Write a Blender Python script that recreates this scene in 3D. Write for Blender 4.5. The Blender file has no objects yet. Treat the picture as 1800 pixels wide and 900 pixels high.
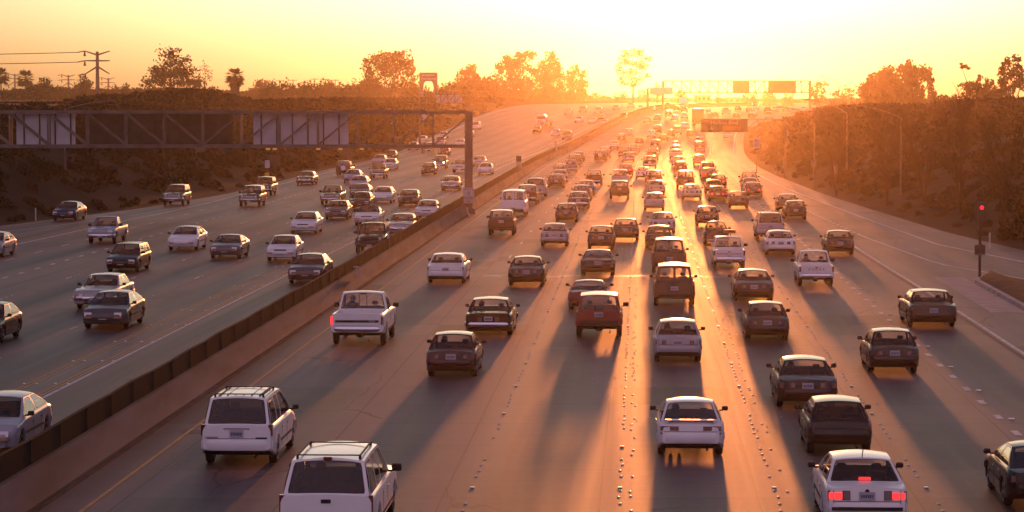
import bpy, math, random
import numpy as np
from mathutils import Vector, Matrix
random.seed(7)
RNG = np.random.default_rng(11)
S = bpy.context.scene
COL = S.collection
R = math.radians

# ------------------------------------------------------------------ camera, sky, sun, exposure
CAM_H, F_PX, HOR = 9.1, 4650.0, 172.0
PITCH = math.atan((450 - HOR) / F_PX)
cd = bpy.data.cameras.new("camera")
cd.sensor_width = 36.0
cd.lens = F_PX / 1800 * 36.0
cd.clip_start, cd.clip_end = 0.5, 9000
cam = bpy.data.objects.new("camera", cd)
cam.location = (0, 0, CAM_H)
cam.rotation_euler = (math.pi / 2 - PITCH, 0, 0)
COL.objects.link(cam)
S.camera = cam

SUN_AZ, SUN_EL = R(3.7), R(2.4)          # azimuth from +Y towards +X
DUSK_FILL = (3.7, 2.2, 2.75)
W = bpy.data.worlds.new("World"); S.world = W; W.use_nodes = True
wt = W.node_tree; wt.nodes.clear()
sky = wt.nodes.new("ShaderNodeTexSky"); sky.sky_type = 'NISHITA'
sky.sun_disc = False
sky.sun_elevation = SUN_EL; sky.sun_rotation = SUN_AZ
sky.air_density = 0.62; sky.dust_density = 3.0; sky.ozone_density = 3.0; sky.altitude = 0
bg = wt.nodes.new("ShaderNodeBackground"); bg.inputs[1].default_value = 0.15
wo = wt.nodes.new("ShaderNodeOutputWorld")
# lavender fill added to the dusk sky behind camera and overhead, for shaded sides
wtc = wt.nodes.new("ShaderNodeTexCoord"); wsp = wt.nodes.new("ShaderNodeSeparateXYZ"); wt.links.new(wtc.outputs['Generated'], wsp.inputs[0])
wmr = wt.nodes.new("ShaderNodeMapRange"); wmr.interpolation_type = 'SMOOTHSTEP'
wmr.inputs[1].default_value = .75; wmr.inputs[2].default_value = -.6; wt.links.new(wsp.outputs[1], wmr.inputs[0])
wmx = wt.nodes.new("ShaderNodeMix"); wmx.data_type = 'RGBA'; wmx.blend_type = 'ADD'; wmx.inputs[7].default_value = (DUSK_FILL[0], DUSK_FILL[1], DUSK_FILL[2], 1)
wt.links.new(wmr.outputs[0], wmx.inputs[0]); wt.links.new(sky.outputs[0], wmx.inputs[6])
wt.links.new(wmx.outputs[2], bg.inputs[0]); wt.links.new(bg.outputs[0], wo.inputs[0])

sl = bpy.data.lights.new("sun", 'SUN'); sl.energy = 2.0; sl.angle = R(0.9); sl.color = (1.0, 0.275, 0.06)
sun = bpy.data.objects.new("sun", sl)
sd = Vector((math.sin(SUN_AZ) * math.cos(SUN_EL), math.cos(SUN_AZ) * math.cos(SUN_EL), math.sin(SUN_EL)))
sun.rotation_euler = sd.to_track_quat('Z', 'Y').to_euler()
sun.location = (0, 0, 60)
COL.objects.link(sun)

S.view_settings.view_transform = 'Standard'
S.view_settings.look = 'None'
S.view_settings.gamma = 1.0
S.view_settings.use_curve_mapping = False
S.view_settings.exposure = 0.0
S.render.engine = 'CYCLES'
cy = S.cycles
cy.use_denoising = True
try:
    cy.denoiser = 'OPENIMAGEDENOISE'
except Exception:
    pass
cy.max_bounces = 8; cy.transparent_max_bounces = 24; cy.volume_bounces = 0
cy.diffuse_bounces = 2; cy.glossy_bounces = 3; cy.transmission_bounces = 4
cy.sample_clamp_indirect = 6.0
cy.caustics_reflective = False; cy.caustics_refractive = False

HAZE_D, HAZE_G = 0.0001, 0.93
# ------------------------------------------------------------------ helpers
def tag(o, label=None, cat=None, group=None, kind=None):
    if label: o['label'] = label
    if cat: o['category'] = cat
    if group: o['group'] = group
    if kind: o['kind'] = kind
    return o

class MB:
    """collects vertices and faces for ONE mesh"""
    def __init__(s):
        s.v, s.f, s.m, s.uv = [], [], [], None
    def vert(s, p):
        s.v.append((float(p[0]), float(p[1]), float(p[2]))); return len(s.v) - 1
    def face(s, ids, m=0):
        s.f.append(tuple(ids)); s.m.append(m)
    def poly(s, pts, m=0):
        s.face([s.vert(p) for p in pts], m)
    def box(s, x0, x1, y0, y1, z0, z1, m=0, bev=0.0):
        if bev <= 0:
            i = [s.vert(p) for p in ((x0,y0,z0),(x1,y0,z0),(x1,y1,z0),(x0,y1,z0),(x0,y0,z1),(x1,y0,z1),(x1,y1,z1),(x0,y1,z1))]
            for q in ((0,3,2,1),(4,5,6,7),(0,1,5,4),(1,2,6,5),(2,3,7,6),(3,0,4,7)):
                s.face([i[k] for k in q], m)
            return
        b = min(bev, .45*abs(x1-x0), .45*abs(y1-y0), .45*abs(z1-z0))
        rings = []
        for z, e in ((z0, b), (z0+b, 0), (z1-b, 0), (z1, b)):
            a0,a1,c0,c1 = x0+e, x1-e, y0+e, y1-e
            pts = [(a0+b,c0),(a1-b,c0),(a1,c0+b),(a1,c1-b),(a1-b,c1),(a0+b,c1),(a0,c1-b),(a0,c0+b)]
            rings.append([s.vert((p[0],p[1],z)) for p in pts])
        for a, c in zip(rings, rings[1:]):
            for k in range(8):
                s.face((a[k], a[(k+1)%8], c[(k+1)%8], c[k]), m)
        s.face(rings[0][::-1], m); s.face(rings[-1], m)
    def tube(s, pts, r, n=6, m=0, cap=True):
        pts = [Vector(p) for p in pts]
        rr = r if isinstance(r, (list, tuple)) else [r]*len(pts)
        rings = []
        for k, p in enumerate(pts):
            t = (pts[min(k+1, len(pts)-1)] - pts[max(k-1, 0)])
            if t.length < 1e-9: t = Vector((0,0,1))
            t.normalize()
            a = Vector((0,0,1)) if abs(t.z) < .9 else Vector((1,0,0))
            u = t.cross(a).normalized(); w = t.cross(u)
            rings.append([s.vert(p + rr[k]*(u*math.cos(2*math.pi*j/n) + w*math.sin(2*math.pi*j/n))) for j in range(n)])
        for a, c in zip(rings, rings[1:]):
            for j in range(n):
                s.face((a[j], a[(j+1)%n], c[(j+1)%n], c[j]), m)
        if cap:
            s.face(rings[0][::-1], m); s.face(rings[-1], m)
    def bar(s, a, b, wx, wz, m=0):
        """rectangular bar from a to b"""
        a, b = Vector(a), Vector(b); t = (b-a).normalized()
        ref = Vector((0,1,0)) if abs(t.y) < .9 else Vector((1,0,0))
        u = t.cross(ref).normalized()*wz/2; w = ref*wx/2
        i = [s.vert(p) for p in (a-u-w,a+u-w,a+u+w,a-u+w,b-u-w,b+u-w,b+u+w,b-u+w)]
        for q in ((0,3,2,1),(4,5,6,7),(0,1,5,4),(1,2,6,5),(2,3,7,6),(3,0,4,7)):
            s.face([i[k] for k in q], m)
    def lathe(s, prof, n=20, m=0, axis='x', c=(0,0,0)):
        """prof: list of (axial, radius)"""
        rings = []
        for a, r in prof:
            ring = []
            for j in range(n):
                t = 2*math.pi*j/n
                if axis == 'x': p = (c[0]+a, c[1]+r*math.cos(t), c[2]+r*math.sin(t))
                elif axis == 'y': p = (c[0]+r*math.cos(t), c[1]+a, c[2]+r*math.sin(t))
                else: p = (c[0]+r*math.cos(t), c[1]+r*math.sin(t), c[2]+a)
                ring.append(s.vert(p))
            rings.append(ring)
        for a, b in zip(rings, rings[1:]):
            for j in range(n):
                s.face((a[j], a[(j+1)%n], b[(j+1)%n], b[j]), m)
        s.face(rings[0][::-1], m); s.face(rings[-1], m)
    def add(s, o, off=(0,0,0), rz=0, mmap=None):
        b = len(s.v); c, sn = math.cos(rz), math.sin(rz)
        for x, y, z in o.v:
            s.v.append((off[0]+c*x-sn*y, off[1]+sn*x+c*y, off[2]+z))
        for f, m in zip(o.f, o.m):
            s.f.append(tuple(k+b for k in f)); s.m.append(mmap[m] if mmap else m)
    def mesh(s, name, mats, smooth=True, ang=35):
        me = bpy.data.meshes.new(name)
        me.from_pydata(s.v, [], s.f)
        for m in mats: me.materials.append(m)
        me.polygons.foreach_set('material_index', s.m)
        if s.uv is not None:
            l = me.uv_layers.new(name="road")
            vi = np.empty(len(me.loops), dtype=np.int32); me.loops.foreach_get('vertex_index', vi)
            l.data.foreach_set('uv', np.asarray(s.uv, dtype=np.float32)[vi].ravel())
        if smooth:
            me.polygons.foreach_set('use_smooth', [True]*len(me.polygons))
            try: me.set_sharp_from_angle(angle=R(ang))
            except Exception: pass
        me.update()
        return me
    def build(s, name, mats, parent=None, loc=(0,0,0), smooth=True, ang=35):
        o = bpy.data.objects.new(name, s.mesh(name, mats if isinstance(mats,(list,tuple)) else [mats], smooth, ang))
        o.location = loc; COL.objects.link(o)
        if parent: o.parent = parent
        return o

def np_mesh(name, V, F, mat, smooth=False):
    """V (n,3), F (m,k) fast mesh"""
    me = bpy.data.meshes.new(name)
    n, k = F.shape
    me.vertices.add(len(V)); me.vertices.foreach_set('co', V.astype(np.float32).ravel())
    me.loops.add(n*k); me.loops.foreach_set('vertex_index', F.astype(np.int32).ravel())
    me.polygons.add(n)
    me.polygons.foreach_set('loop_start', np.arange(0, n*k, k, dtype=np.int32))
    if smooth: me.polygons.foreach_set('use_smooth', np.ones(n, dtype=bool))
    me.materials.append(mat)
    me.update(calc_edges=True); me.validate()
    return me

def empty(name, loc, rz=0):
    o = bpy.data.objects.new(name, None)
    o.empty_display_size = .3; o.location = loc; o.rotation_euler = (0,0,rz); COL.objects.link(o)
    return o

# ------------------------------------------------------------------ materials
def mat(name, base=(.5,.5,.5), rough=.5, metal=0, spec=.5, coat=0, emit=None, estr=0):
    m = bpy.data.materials.new(name); m.use_nodes = True
    b = m.node_tree.nodes['Principled BSDF']
    b.inputs['Base Color'].default_value = (*base, 1)
    b.inputs['Roughness'].default_value = rough
    b.inputs['Metallic'].default_value = metal
    b.inputs['Specular IOR Level'].default_value = spec
    b.inputs['Coat Weight'].default_value = coat
    b.inputs['Coat Roughness'].default_value = .06
    if emit:
        b.inputs['Emission Color'].default_value = (*emit, 1); b.inputs['Emission Strength'].default_value = estr
    return m
def nd(m, t, **kw):
    n = m.node_tree.nodes.new(t)
    for k, v in kw.items(): setattr(n, k, v)
    return n
def lk(m, a, b): m.node_tree.links.new(a, b)
def pb(m): return m.node_tree.nodes['Principled BSDF']

def noisy(name, c1, c2, scale, rough=.7, bump=0, detail=6, coord='Object', spec=.3, stretch=None, lo=.35, hi=.65):
    m = mat(name, c1, rough, spec=spec)
    tc = nd(m, 'ShaderNodeTexCoord'); mp = nd(m, 'ShaderNodeMapping')
    if stretch: mp.inputs['Scale'].default_value = stretch
    lk(m, tc.outputs[coord], mp.inputs['Vector'])
    n = nd(m, 'ShaderNodeTexNoise'); n.inputs['Scale'].default_value = scale; n.inputs['Detail'].default_value = detail
    lk(m, mp.outputs[0], n.inputs['Vector'])
    r = nd(m, 'ShaderNodeValToRGB')
    r.color_ramp.elements[0].position = lo; r.color_ramp.elements[1].position = hi
    r.color_ramp.elements[0].color = (*c1, 1); r.color_ramp.elements[1].color = (*c2, 1)
    lk(m, n.outputs['Fac'], r.inputs['Fac']); lk(m, r.outputs[0], pb(m).inputs['Base Color'])
    if bump:
        b = nd(m, 'ShaderNodeBump'); b.inputs['Strength'].default_value = bump; b.inputs['Distance'].default_value = .05
        lk(m, n.outputs['Fac'], b.inputs['Height']); lk(m, b.outputs[0], pb(m).inputs['Normal'])
    return m

M = {}
M['paint'] = mat('car_paint', (.5,.5,.5), .3, metal=0, spec=.3, coat=.3)
_oi = nd(M['paint'], 'ShaderNodeObjectInfo'); 
_n = nd(M['paint'], 'ShaderNodeTexNoise'); _n.inputs['Scale'].default_value = 3.0; _n.inputs['Detail'].default_value = 5
_tc = nd(M['paint'], 'ShaderNodeTexCoord'); lk(M['paint'], _tc.outputs['Object'], _n.inputs['Vector'])
_mr = nd(M['paint'], 'ShaderNodeMapRange'); _mr.inputs['To Min'].default_value = .95; _mr.inputs['To Max'].default_value = 1.0
_mr.inputs['From Min'].default_value = .3; _mr.inputs['From Max'].default_value = .6
lk(M['paint'], _n.outputs['Fac'], _mr.inputs['Value'])
_mx = nd(M['paint'], 'ShaderNodeVectorMath', operation='SCALE')
lk(M['paint'], _oi.outputs['Color'], _mx.inputs[0]); lk(M['paint'], _mr.outputs[0], _mx.inputs['Scale'])
lk(M['paint'], _mx.outputs[0], pb(M['paint']).inputs['Base Color'])
_mr2 = nd(M['paint'], 'ShaderNodeMapRange'); _mr2.inputs['To Min'].default_value = .27; _mr2.inputs['To Max'].default_value = .26
lk(M['paint'], _n.outputs['Fac'], _mr2.inputs['Value']); lk(M['paint'], _mr2.outputs[0], pb(M['paint']).inputs['Roughness'])

M['trim'] = mat('black_trim', (.01,.01,.01), .6, spec=.3)
M['interior'] = mat('cabin_cloth', (.03,.027,.026), .85, spec=.15)
M['tyre'] = mat('tyre_rubber', (.009,.009,.009), .8, spec=.2)
M['rim'] = mat('wheel_alloy', (.35,.35,.36), .35, metal=.8)
M['chrome'] = mat('chrome', (.6,.6,.62), .18, metal=1)
M['tail'] = mat('tail_lens', (.10,.006,.006), .25, coat=.3)
M['brake'] = mat('lit_brake_lens', (.4,.01,.01), .3, emit=(1,.03,.03), estr=1.6)
M['amber'] = mat('amber_lens', (.22,.06,.01), .3, coat=.3)
M['head'] = mat('headlight_glass', (.45,.46,.48), .12, metal=.3, coat=1)
M['headlit'] = mat('lit_headlight', (.9,.8,.6), .2, emit=(1,.8,.5), estr=14)
M['plate'] = mat('plate_white', (.27,.27,.29), .5)
M['platetext'] = mat('plate_blue', (.03,.04,.13), .5)
def glassmat(name, tint, refl=1.0, dust=0.0):
    m = bpy.data.materials.new(name); m.use_nodes = True
    t = m.node_tree; t.nodes.clear()
    o = t.nodes.new('ShaderNodeOutputMaterial'); mx = t.nodes.new('ShaderNodeMixShader')
    fr = t.nodes.new('ShaderNodeFresnel')
    ge = t.nodes.new('ShaderNodeNewGeometry'); mr = t.nodes.new('ShaderNodeMapRange'); mr.inputs[3].default_value = 1.5; mr.inputs[4].default_value = 1/1.5
    t.links.new(ge.outputs['Backfacing'], mr.inputs[0]); t.links.new(mr.outputs[0], fr.inputs[0])
    tr = t.nodes.new('ShaderNodeBsdfTransparent'); tr.inputs[0].default_value = (*tint, 1)
    gl = t.nodes.new('ShaderNodeBsdfGlossy'); gl.inputs[0].default_value = (refl, refl, refl, 1); gl.inputs['Roughness'].default_value = .03
    t.links.new(fr.outputs[0], mx.inputs[0]); t.links.new(tr.outputs[0], mx.inputs[1]); t.links.new(gl.outputs[0], mx.inputs[2])
    out = mx
    if dust:
        tl = t.nodes.new('ShaderNodeBsdfTranslucent'); tl.inputs[0].default_value = (.9,.82,.7,1)      # thin film of road dust on the screen
        m2 = t.nodes.new('ShaderNodeMixShader'); m2.inputs[0].default_value = dust
        t.links.new(mx.outputs[0], m2.inputs[1]); t.links.new(tl.outputs[0], m2.inputs[2]); out = m2
    t.links.new(out.outputs[0], o.inputs[0])
    return m
M['glass'] = glassmat('window_glass', (.80,.80,.76))
M['windshield'] = glassmat('windshield_glass', (.82,.82,.78), 1.0, .16)
M['dark_glass'] = glassmat('privacy_glass', (.10,.10,.10))
M['steel'] = noisy('galvanised_steel', (.068,.058,.053), (.12,.105,.096), .9, .65, spec=.25, bump=.1)
M['signback'] = noisy('sign_back_aluminium', (.40,.40,.42), (.50,.50,.52), .8, .55)
M['signdark'] = noisy('weathered_sign_face', (.035,.03,.025), (.06,.05,.04), 1.2, .8)
M['green'] = mat('guide_sign_green', (.01,.055,.03), .6, spec=.2)
M['white'] = mat('white_paint', (.7,.7,.7), .5)
M['sign_white'] = noisy('dusty_sign_white', (.30,.29,.29), (.40,.39,.39), 3, .6)
M['black'] = mat('black_paint', (.012,.012,.012), .55)
M['yellow'] = mat('sign_yellow', (.6,.36,.02), .5)
M['wood'] = noisy('weathered_wood', (.06,.045,.035), (.11,.085,.07), 4, .85)
M['bark'] = noisy('bark', (.05,.038,.03), (.09,.07,.055), 5, .9)
M['twig'] = noisy('dark_twigs', (.012,.009,.007), (.022,.017,.013), 5, .95, spec=.05)
M['wire'] = mat('cable', (.03,.03,.03), .6)
M['wall1'] = noisy('painted_stucco', (.45,.43,.40), (.55,.53,.5), .6, .8)
M['wall2'] = noisy('brown_stucco', (.16,.12,.1), (.22,.17,.14), .6, .85)
M['roofmat'] = noisy('flat_roofing', (.12,.11,.1), (.2,.18,.17), .8, .9)
M['redlit'] = mat('lit_red_signal', (.5,.02,.02), .3, emit=(1,.02,.04), estr=1.5)
M['lampamber'] = mat('lit_gantry_lamp', (.6,.3,.1), .3, emit=(1,.4,.08), estr=.35)
M['skin'] = mat('skin', (.3,.17,.12), .6)
M['hair'] = mat('hair', (.025,.018,.014), .7)
M['cloth_dark'] = noisy('dark_shirt', (.02,.02,.028), (.045,.04,.05), 20, .9)
M['cloth_light'] = noisy('light_shirt', (.25,.24,.23), (.33,.32,.3), 20, .9)

def leafmat(name, c1, c2, trans=.35):
    m = noisy(name, c1, c2, .35, .75, spec=.05, detail=3)
    t = m.node_tree; o = [n for n in t.nodes if n.type == 'OUTPUT_MATERIAL'][0]
    tl = t.nodes.new('ShaderNodeBsdfTranslucent'); mx = t.nodes.new('ShaderNodeMixShader'); mx.inputs[0].default_value = trans
    rmp = [n for n in t.nodes if n.type == 'VALTORGB'][0]
    t.links.new(rmp.outputs[0], tl.inputs[0])
    t.links.new(pb(m).outputs[0], mx.inputs[1]); t.links.new(tl.outputs[0], mx.inputs[2]); t.links.new(mx.outputs[0], o.inputs[0])
    return m
M['leaf'] = leafmat('tree_foliage', (.035,.04,.018), (.075,.08,.035))
M['leaf2'] = leafmat('eucalyptus_foliage', (.045,.05,.03), (.09,.095,.055))
M['palm'] = leafmat('palm_fronds', (.04,.045,.02), (.07,.075,.03), .2)
M['thatch'] = noisy('dead_palm_thatch', (.07,.05,.03), (.12,.09,.05), 3, .9)
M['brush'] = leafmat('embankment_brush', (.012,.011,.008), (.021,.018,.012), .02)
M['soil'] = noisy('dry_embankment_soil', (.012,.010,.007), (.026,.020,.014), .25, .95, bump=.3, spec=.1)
M['dirt'] = noisy('dark_soil', (.025,.02,.016), (.055,.045,.036), 1.2, .95, bump=.4, spec=.1)
M['curb'] = noisy('worn_concrete', (.2,.18,.165), (.32,.29,.27), 1.2, .8, bump=.2)
# ------------------------------------------------------------------ road alignment
def sst(t):
    t = np.clip(t, 0, 1); return t*t*(3-2*t)
def xm(Y):
    Y = np.asarray(Y, dtype=float)
    return -13.47 + .048*Y + np.maximum(0, Y-330)**2/8000.0
def zrise(Y): return 6.0*sst((np.asarray(Y, dtype=float)-420)/330)
def zr(d, Y):
    return zrise(Y) + .035*np.clip(-np.asarray(d, dtype=float), 0, 42)*sst((np.asarray(Y, dtype=float)-420)/330)
_LY = [0, 100, 150, 188, 218, 253, 400, 520, 600, 700, 4000]
_LD = [-50, -44, -37, -32, -27.6, -25.6, -26.6, -31.5, -34.5, -37.5, -38]
_RY = [0, 112, 133, 147, 178, 217, 249, 298, 341, 480, 570, 660, 4000]
_RD = [62, 58, 42, 37.6, 34.4, 32.4, 31, 29.8, 29.2, 29.6, 29.4, 41.5, 42]
def dL(Y): return np.interp(Y, _LY, _LD)
def dR(Y): return np.interp(Y, _RY, _RD)
def P(d, Y, dz=0.0):
    return Vector((float(xm(Y))+d, float(Y), float(zr(d, Y))+dz))
def heading(Y):
    m = (float(xm(Y+2))-float(xm(Y-2)))/4.0
    return -math.atan(m)                      # rotation about z that turns +Y along the road
def bumps(x, y):
    return (.5*np.sin(x*.11+y*.05)+.35*np.sin(x*.23-y*.13+1.3)+.3*np.sin(y*.31+x*.07+.4))
def terrain(d, Y):
    d = np.asarray(d, dtype=float); Y = np.asarray(Y, dtype=float)
    l, r = dL(Y), dR(Y)
    base = zr(np.clip(d, l, r), Y)
    el = np.maximum(0, l-1.2-d); er = np.maximum(0, d-r-1.0)
    capl = 8.1 - base; capr = np.interp(Y, [0,150,240,320,400,500,600,700], [7.4,7.4,6.6,5.0,3.7,3.2,3.6,6.3]) - base
    capl = np.maximum(capl, .4); capr = np.maximum(capr, .3)
    hl = capl*(1-np.exp(-(el*.62/capl)**1.6)); hr = capr*(1-np.exp(-(er*.50/capr)**1.6))
    t = base + hl + hr
    t = t + bumps(d*1.3, Y)*.22*np.clip((el+er)/5, 0, 1)
    return t
def ray(px, py):
    f = Vector((0, math.cos(PITCH), -math.sin(PITCH))); u = Vector((0, math.sin(PITCH), math.cos(PITCH)))
    d = f*F_PX + Vector((1,0,0))*(px-900) - u*(py-450)
    return d/d.y
def ground_hit(px, py, surf=None):
    r = ray(px, py); Y = np.arange(40, 2500, .25)
    X = r.x*Y; Z = CAM_H + r.z*Y
    g = zr(X-xm(Y), Y) if surf is None else surf(X-xm(Y), Y)
    k = int(np.argmax(Z <= g))
    if Z[k] > g[k]: k = len(Y)-1
    return Y[k], X[k]-float(xm(Y[k]))
def at(px, py, Y):
    r = ray(px, py); return Vector((r.x*Y, Y, CAM_H + r.z*Y))

STN = np.concatenate([np.arange(16, 300, 4.), np.arange(300, 900, 6.), np.arange(900, 1500, 25.), np.arange(1500, 3001, 100.)])

# ------------------------------------------------------------------ terrain: one sheet to the horizon
def sheet(name, dcols, zf, mat_, kind='structure', uv=False):
    """dcols(Y) -> array of d; zf(d,Y) -> z"""
    V, UV = [], []
    for Y in STN:
        d = dcols(Y); z = zf(d, np.full_like(d, Y)); x = float(xm(Y))+d
        V.append(np.stack([x, np.full_like(d, Y), z], 1)); UV.append(np.stack([d, np.full_like(d, Y)], 1))
    n = len(V[0]); V = np.concatenate(V); UV = np.concatenate(UV)
    a = np.arange((len(STN)-1)*n).reshape(-1, n)[:, :-1].ravel()
    F = np.stack([a, a+1, a+n+1, a+n], 1)
    me = np_mesh(name, V, F, mat_, True)
    if uv:
        l = me.uv_layers.new(name="road"); vi = np.empty(len(me.loops), dtype=np.int32); me.loops.foreach_get('vertex_index', vi)
        l.data.foreach_set('uv', UV[vi].astype(np.float32).ravel())
    o = bpy.data.objects.new(name, me); COL.objects.link(o)
    return tag(o, kind=kind)
def tcols(Y):
    l, r = float(dL(Y)), float(dR(Y))
    return np.concatenate([[-2500, -900, -400, -220, -140], np.linspace(l-90, l-30, 11), np.linspace(l-24, l-1.5, 16), [l, l+1],
                           np.linspace(l+3, r-3, 10), [r-1, r], np.linspace(r+1.5, r+24, 16), np.linspace(r+30, r+90, 11), [r+140, r+220, r+400, r+900, r+2500]])
def tz(d, Y):
    l, r = dL(Y), dR(Y)
    inside = np.clip(np.minimum(d-l, r-d), 0, 1)
    return terrain(d, Y) - .25*inside
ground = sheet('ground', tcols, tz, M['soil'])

# ------------------------------------------------------------------ pavement material in road coordinates (u across, v along)
def pavement(name, c1, c2, rough, joint, lane0, lanew, patch=None, oilk=.16):
    m = mat(name, c1, rough, spec=.20)
    uv = nd(m, 'ShaderNodeUVMap', uv_map='road')
    def noise(sx, sy, sc, det=4):
        mp = nd(m, 'ShaderNodeMapping'); mp.inputs['Scale'].default_value = (sx, sy, 1); lk(m, uv.outputs[0], mp.inputs[0])
        n = nd(m, 'ShaderNodeTexNoise'); n.inputs['Scale'].default_value = sc; n.inputs['Detail'].default_value = det
        lk(m, mp.outputs[0], n.inputs[0]); return n.outputs['Fac']
    def math_(op, a, b=None, c=None):
        n = nd(m, 'ShaderNodeMath', operation=op)
        for k, v in enumerate((a, b, c)):
            if v is None: continue
            if isinstance(v, (int, float)): n.inputs[k].default_value = v
            else: lk(m, v, n.inputs[k])
        return n.outputs[0]
    sp = nd(m, 'ShaderNodeSeparateXYZ'); lk(m, uv.outputs[0], sp.inputs[0])
    u, v = sp.outputs[0], sp.outputs[1]
    streak = noise(1.6, .018, 1.0, 5); blotch = noise(.25, .06, 1.0, 5); grain = noise(9, 9, 1.0, 2)
    fac = math_('ADD', math_('MULTIPLY', streak, .62), math_('ADD', math_('MULTIPLY', blotch, .35), math_('ADD', math_('MULTIPLY', grain, .16), math_('MULTIPLY', math_('SUBTRACT', noise(.5, 2.6, 1.0, 3), .5), .16))))
    # oil line worn along the middle of each lane
    lf = math_('FRACT', math_('DIVIDE', math_('SUBTRACT', u, lane0), lanew))
    mid = math_('ABSOLUTE', math_('SUBTRACT', lf, .5))
    oil = math_('MULTIPLY', math_('SUBTRACT', 1.0, nd_smooth(m, mid, .02, .26)), oilk)
    fac = math_('SUBTRACT', fac, oil)
    for c0 in (.27, .73):                                  # darker wheel paths
        wp = math_('ABSOLUTE', math_('SUBTRACT', lf, c0))
        fac = math_('SUBTRACT', fac, math_('MULTIPLY', math_('SUBTRACT', 1.0, nd_smooth(m, wp, .0, .11)), .07))
    # slabs differ a little
    cell = nd(m, 'ShaderNodeTexWhiteNoise', noise_dimensions='2D')
    cb = nd(m, 'ShaderNodeCombineXYZ')
    lk(m, math_('FLOOR', math_('DIVIDE', math_('SUBTRACT', u, lane0), lanew)), cb.inputs[0]); lk(m, math_('FLOOR', math_('DIVIDE', v, joint)), cb.inputs[1])
    lk(m, cb.outputs[0], cell.inputs['Vector'])
    fac = math_('ADD', fac, math_('MULTIPLY', cell.outputs['Value'], .12))
    fac = math_('SUBTRACT', fac, math_('MULTIPLY', math_('GREATER_THAN', cell.outputs['Value'], .93), .28))   # a few replaced slabs
    mpc = nd(m, 'ShaderNodeMapping'); mpc.inputs['Scale'].default_value = (.28, .09, 1); lk(m, uv.outputs[0], mpc.inputs[0])
    wv = nd(m, 'ShaderNodeTexNoise'); wv.inputs['Scale'].default_value = 2.2; wv.inputs['Detail'].default_value = 4; lk(m, mpc.outputs[0], wv.inputs[0])
    av = nd(m, 'ShaderNodeMix', data_type='RGBA'); av.inputs[0].default_value = .25; lk(m, mpc.outputs[0], av.inputs[6]); lk(m, wv.outputs['Color'], av.inputs[7])
    vo = nd(m, 'ShaderNodeTexVoronoi', feature='DISTANCE_TO_EDGE'); vo.inputs['Scale'].default_value = 1.0; lk(m, av.outputs[2], vo.inputs['Vector'])
    crack = math_('MULTIPLY', math_('LESS_THAN', vo.outputs['Distance'], .006), math_('GREATER_THAN', noise(.05, .02, 1.0, 2), .52))
    fac = math_('SUBTRACT', fac, math_('MULTIPLY', crack, .3))
    rp = nd(m, 'ShaderNodeValToRGB'); rp.color_ramp.elements[0].position = .36; rp.color_ramp.elements[1].position = .68
    rp.color_ramp.elements[0].color = (*c1, 1); rp.color_ramp.elements[1].color = (*c2, 1)
    lk(m, fac, rp.inputs[0])
    # joints
    jv = math_('LESS_THAN', math_('FRACT', math_('DIVIDE', v, joint)), .035/joint*2)
    ju = math_('LESS_THAN', math_('FRACT', math_('DIVIDE', math_('SUBTRACT', u, lane0-.12), lanew)), .05/lanew)
    j = math_('MAXIMUM', math_('MULTIPLY', jv, .6), math_('MULTIPLY', ju, .8))
    mx = nd(m, 'ShaderNodeMix', data_type='RGBA'); lk(m, j, mx.inputs[0]); lk(m, rp.outputs[0], mx.inputs[6]); mx.inputs[7].default_value = (.03, .027, .025, 1)
    col = mx.outputs[2]
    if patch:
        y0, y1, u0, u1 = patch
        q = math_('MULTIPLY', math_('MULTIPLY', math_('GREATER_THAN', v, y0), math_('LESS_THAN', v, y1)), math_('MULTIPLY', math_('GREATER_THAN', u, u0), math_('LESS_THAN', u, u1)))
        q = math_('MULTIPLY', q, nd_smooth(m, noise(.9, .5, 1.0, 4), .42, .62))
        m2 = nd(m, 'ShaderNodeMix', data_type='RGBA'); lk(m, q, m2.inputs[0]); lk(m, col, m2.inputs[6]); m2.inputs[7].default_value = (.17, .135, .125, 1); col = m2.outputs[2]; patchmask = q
    lk(m, col, pb(m).inputs['Base Color'])
    rr = nd(m, 'ShaderNodeMapRange'); rr.inputs['To Min'].default_value = rough-.10; rr.inputs['To Max'].default_value = rough+.12
    lk(m, streak, rr.inputs[0]); rough_out = rr.outputs[0]
    if patch:                                              # a smoother strip across the lanes, its sunlit brightness also put into the colour
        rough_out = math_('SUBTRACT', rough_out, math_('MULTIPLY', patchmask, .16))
    lk(m, rough_out, pb(m).inputs['Roughness'])
    b = nd(m, 'ShaderNodeBump'); b.inputs['Strength'].default_value = .25; b.inputs['Distance'].default_value = .01
    lk(m, noise(30, 30, 1.0, 2), b.inputs['Height']); lk(m, b.outputs[0], pb(m).inputs['Normal'])
    return m
def nd_smooth(m, val, lo, hi):
    n = nd(m, 'ShaderNodeMapRange', interpolation_type='SMOOTHSTEP'); n.inputs[1].default_value = lo; n.inputs[2].default_value = hi
    lk(m, val, n.inputs[0]); return n.outputs[0]
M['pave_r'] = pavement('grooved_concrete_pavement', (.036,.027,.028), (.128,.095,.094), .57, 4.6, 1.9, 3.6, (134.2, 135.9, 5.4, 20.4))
M['pave_l'] = pavement('worn_pavement', (.036,.026,.026), (.09,.064,.064), .52, 5.2, -25.0, 3.28, oilk=.34)

road_r = sheet('right_roadway', lambda Y: np.concatenate([[.25], np.linspace(1.0, float(dR(Y)), 14)]), lambda d, Y: zr(d, Y), M['pave_r'], uv=True)
road_l = sheet('left_roadway', lambda Y: np.concatenate([np.linspace(float(dL(Y)), -1.6, 14), [-.95]]), lambda d, Y: zr(d, Y), M['pave_l'], uv=True)

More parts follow.
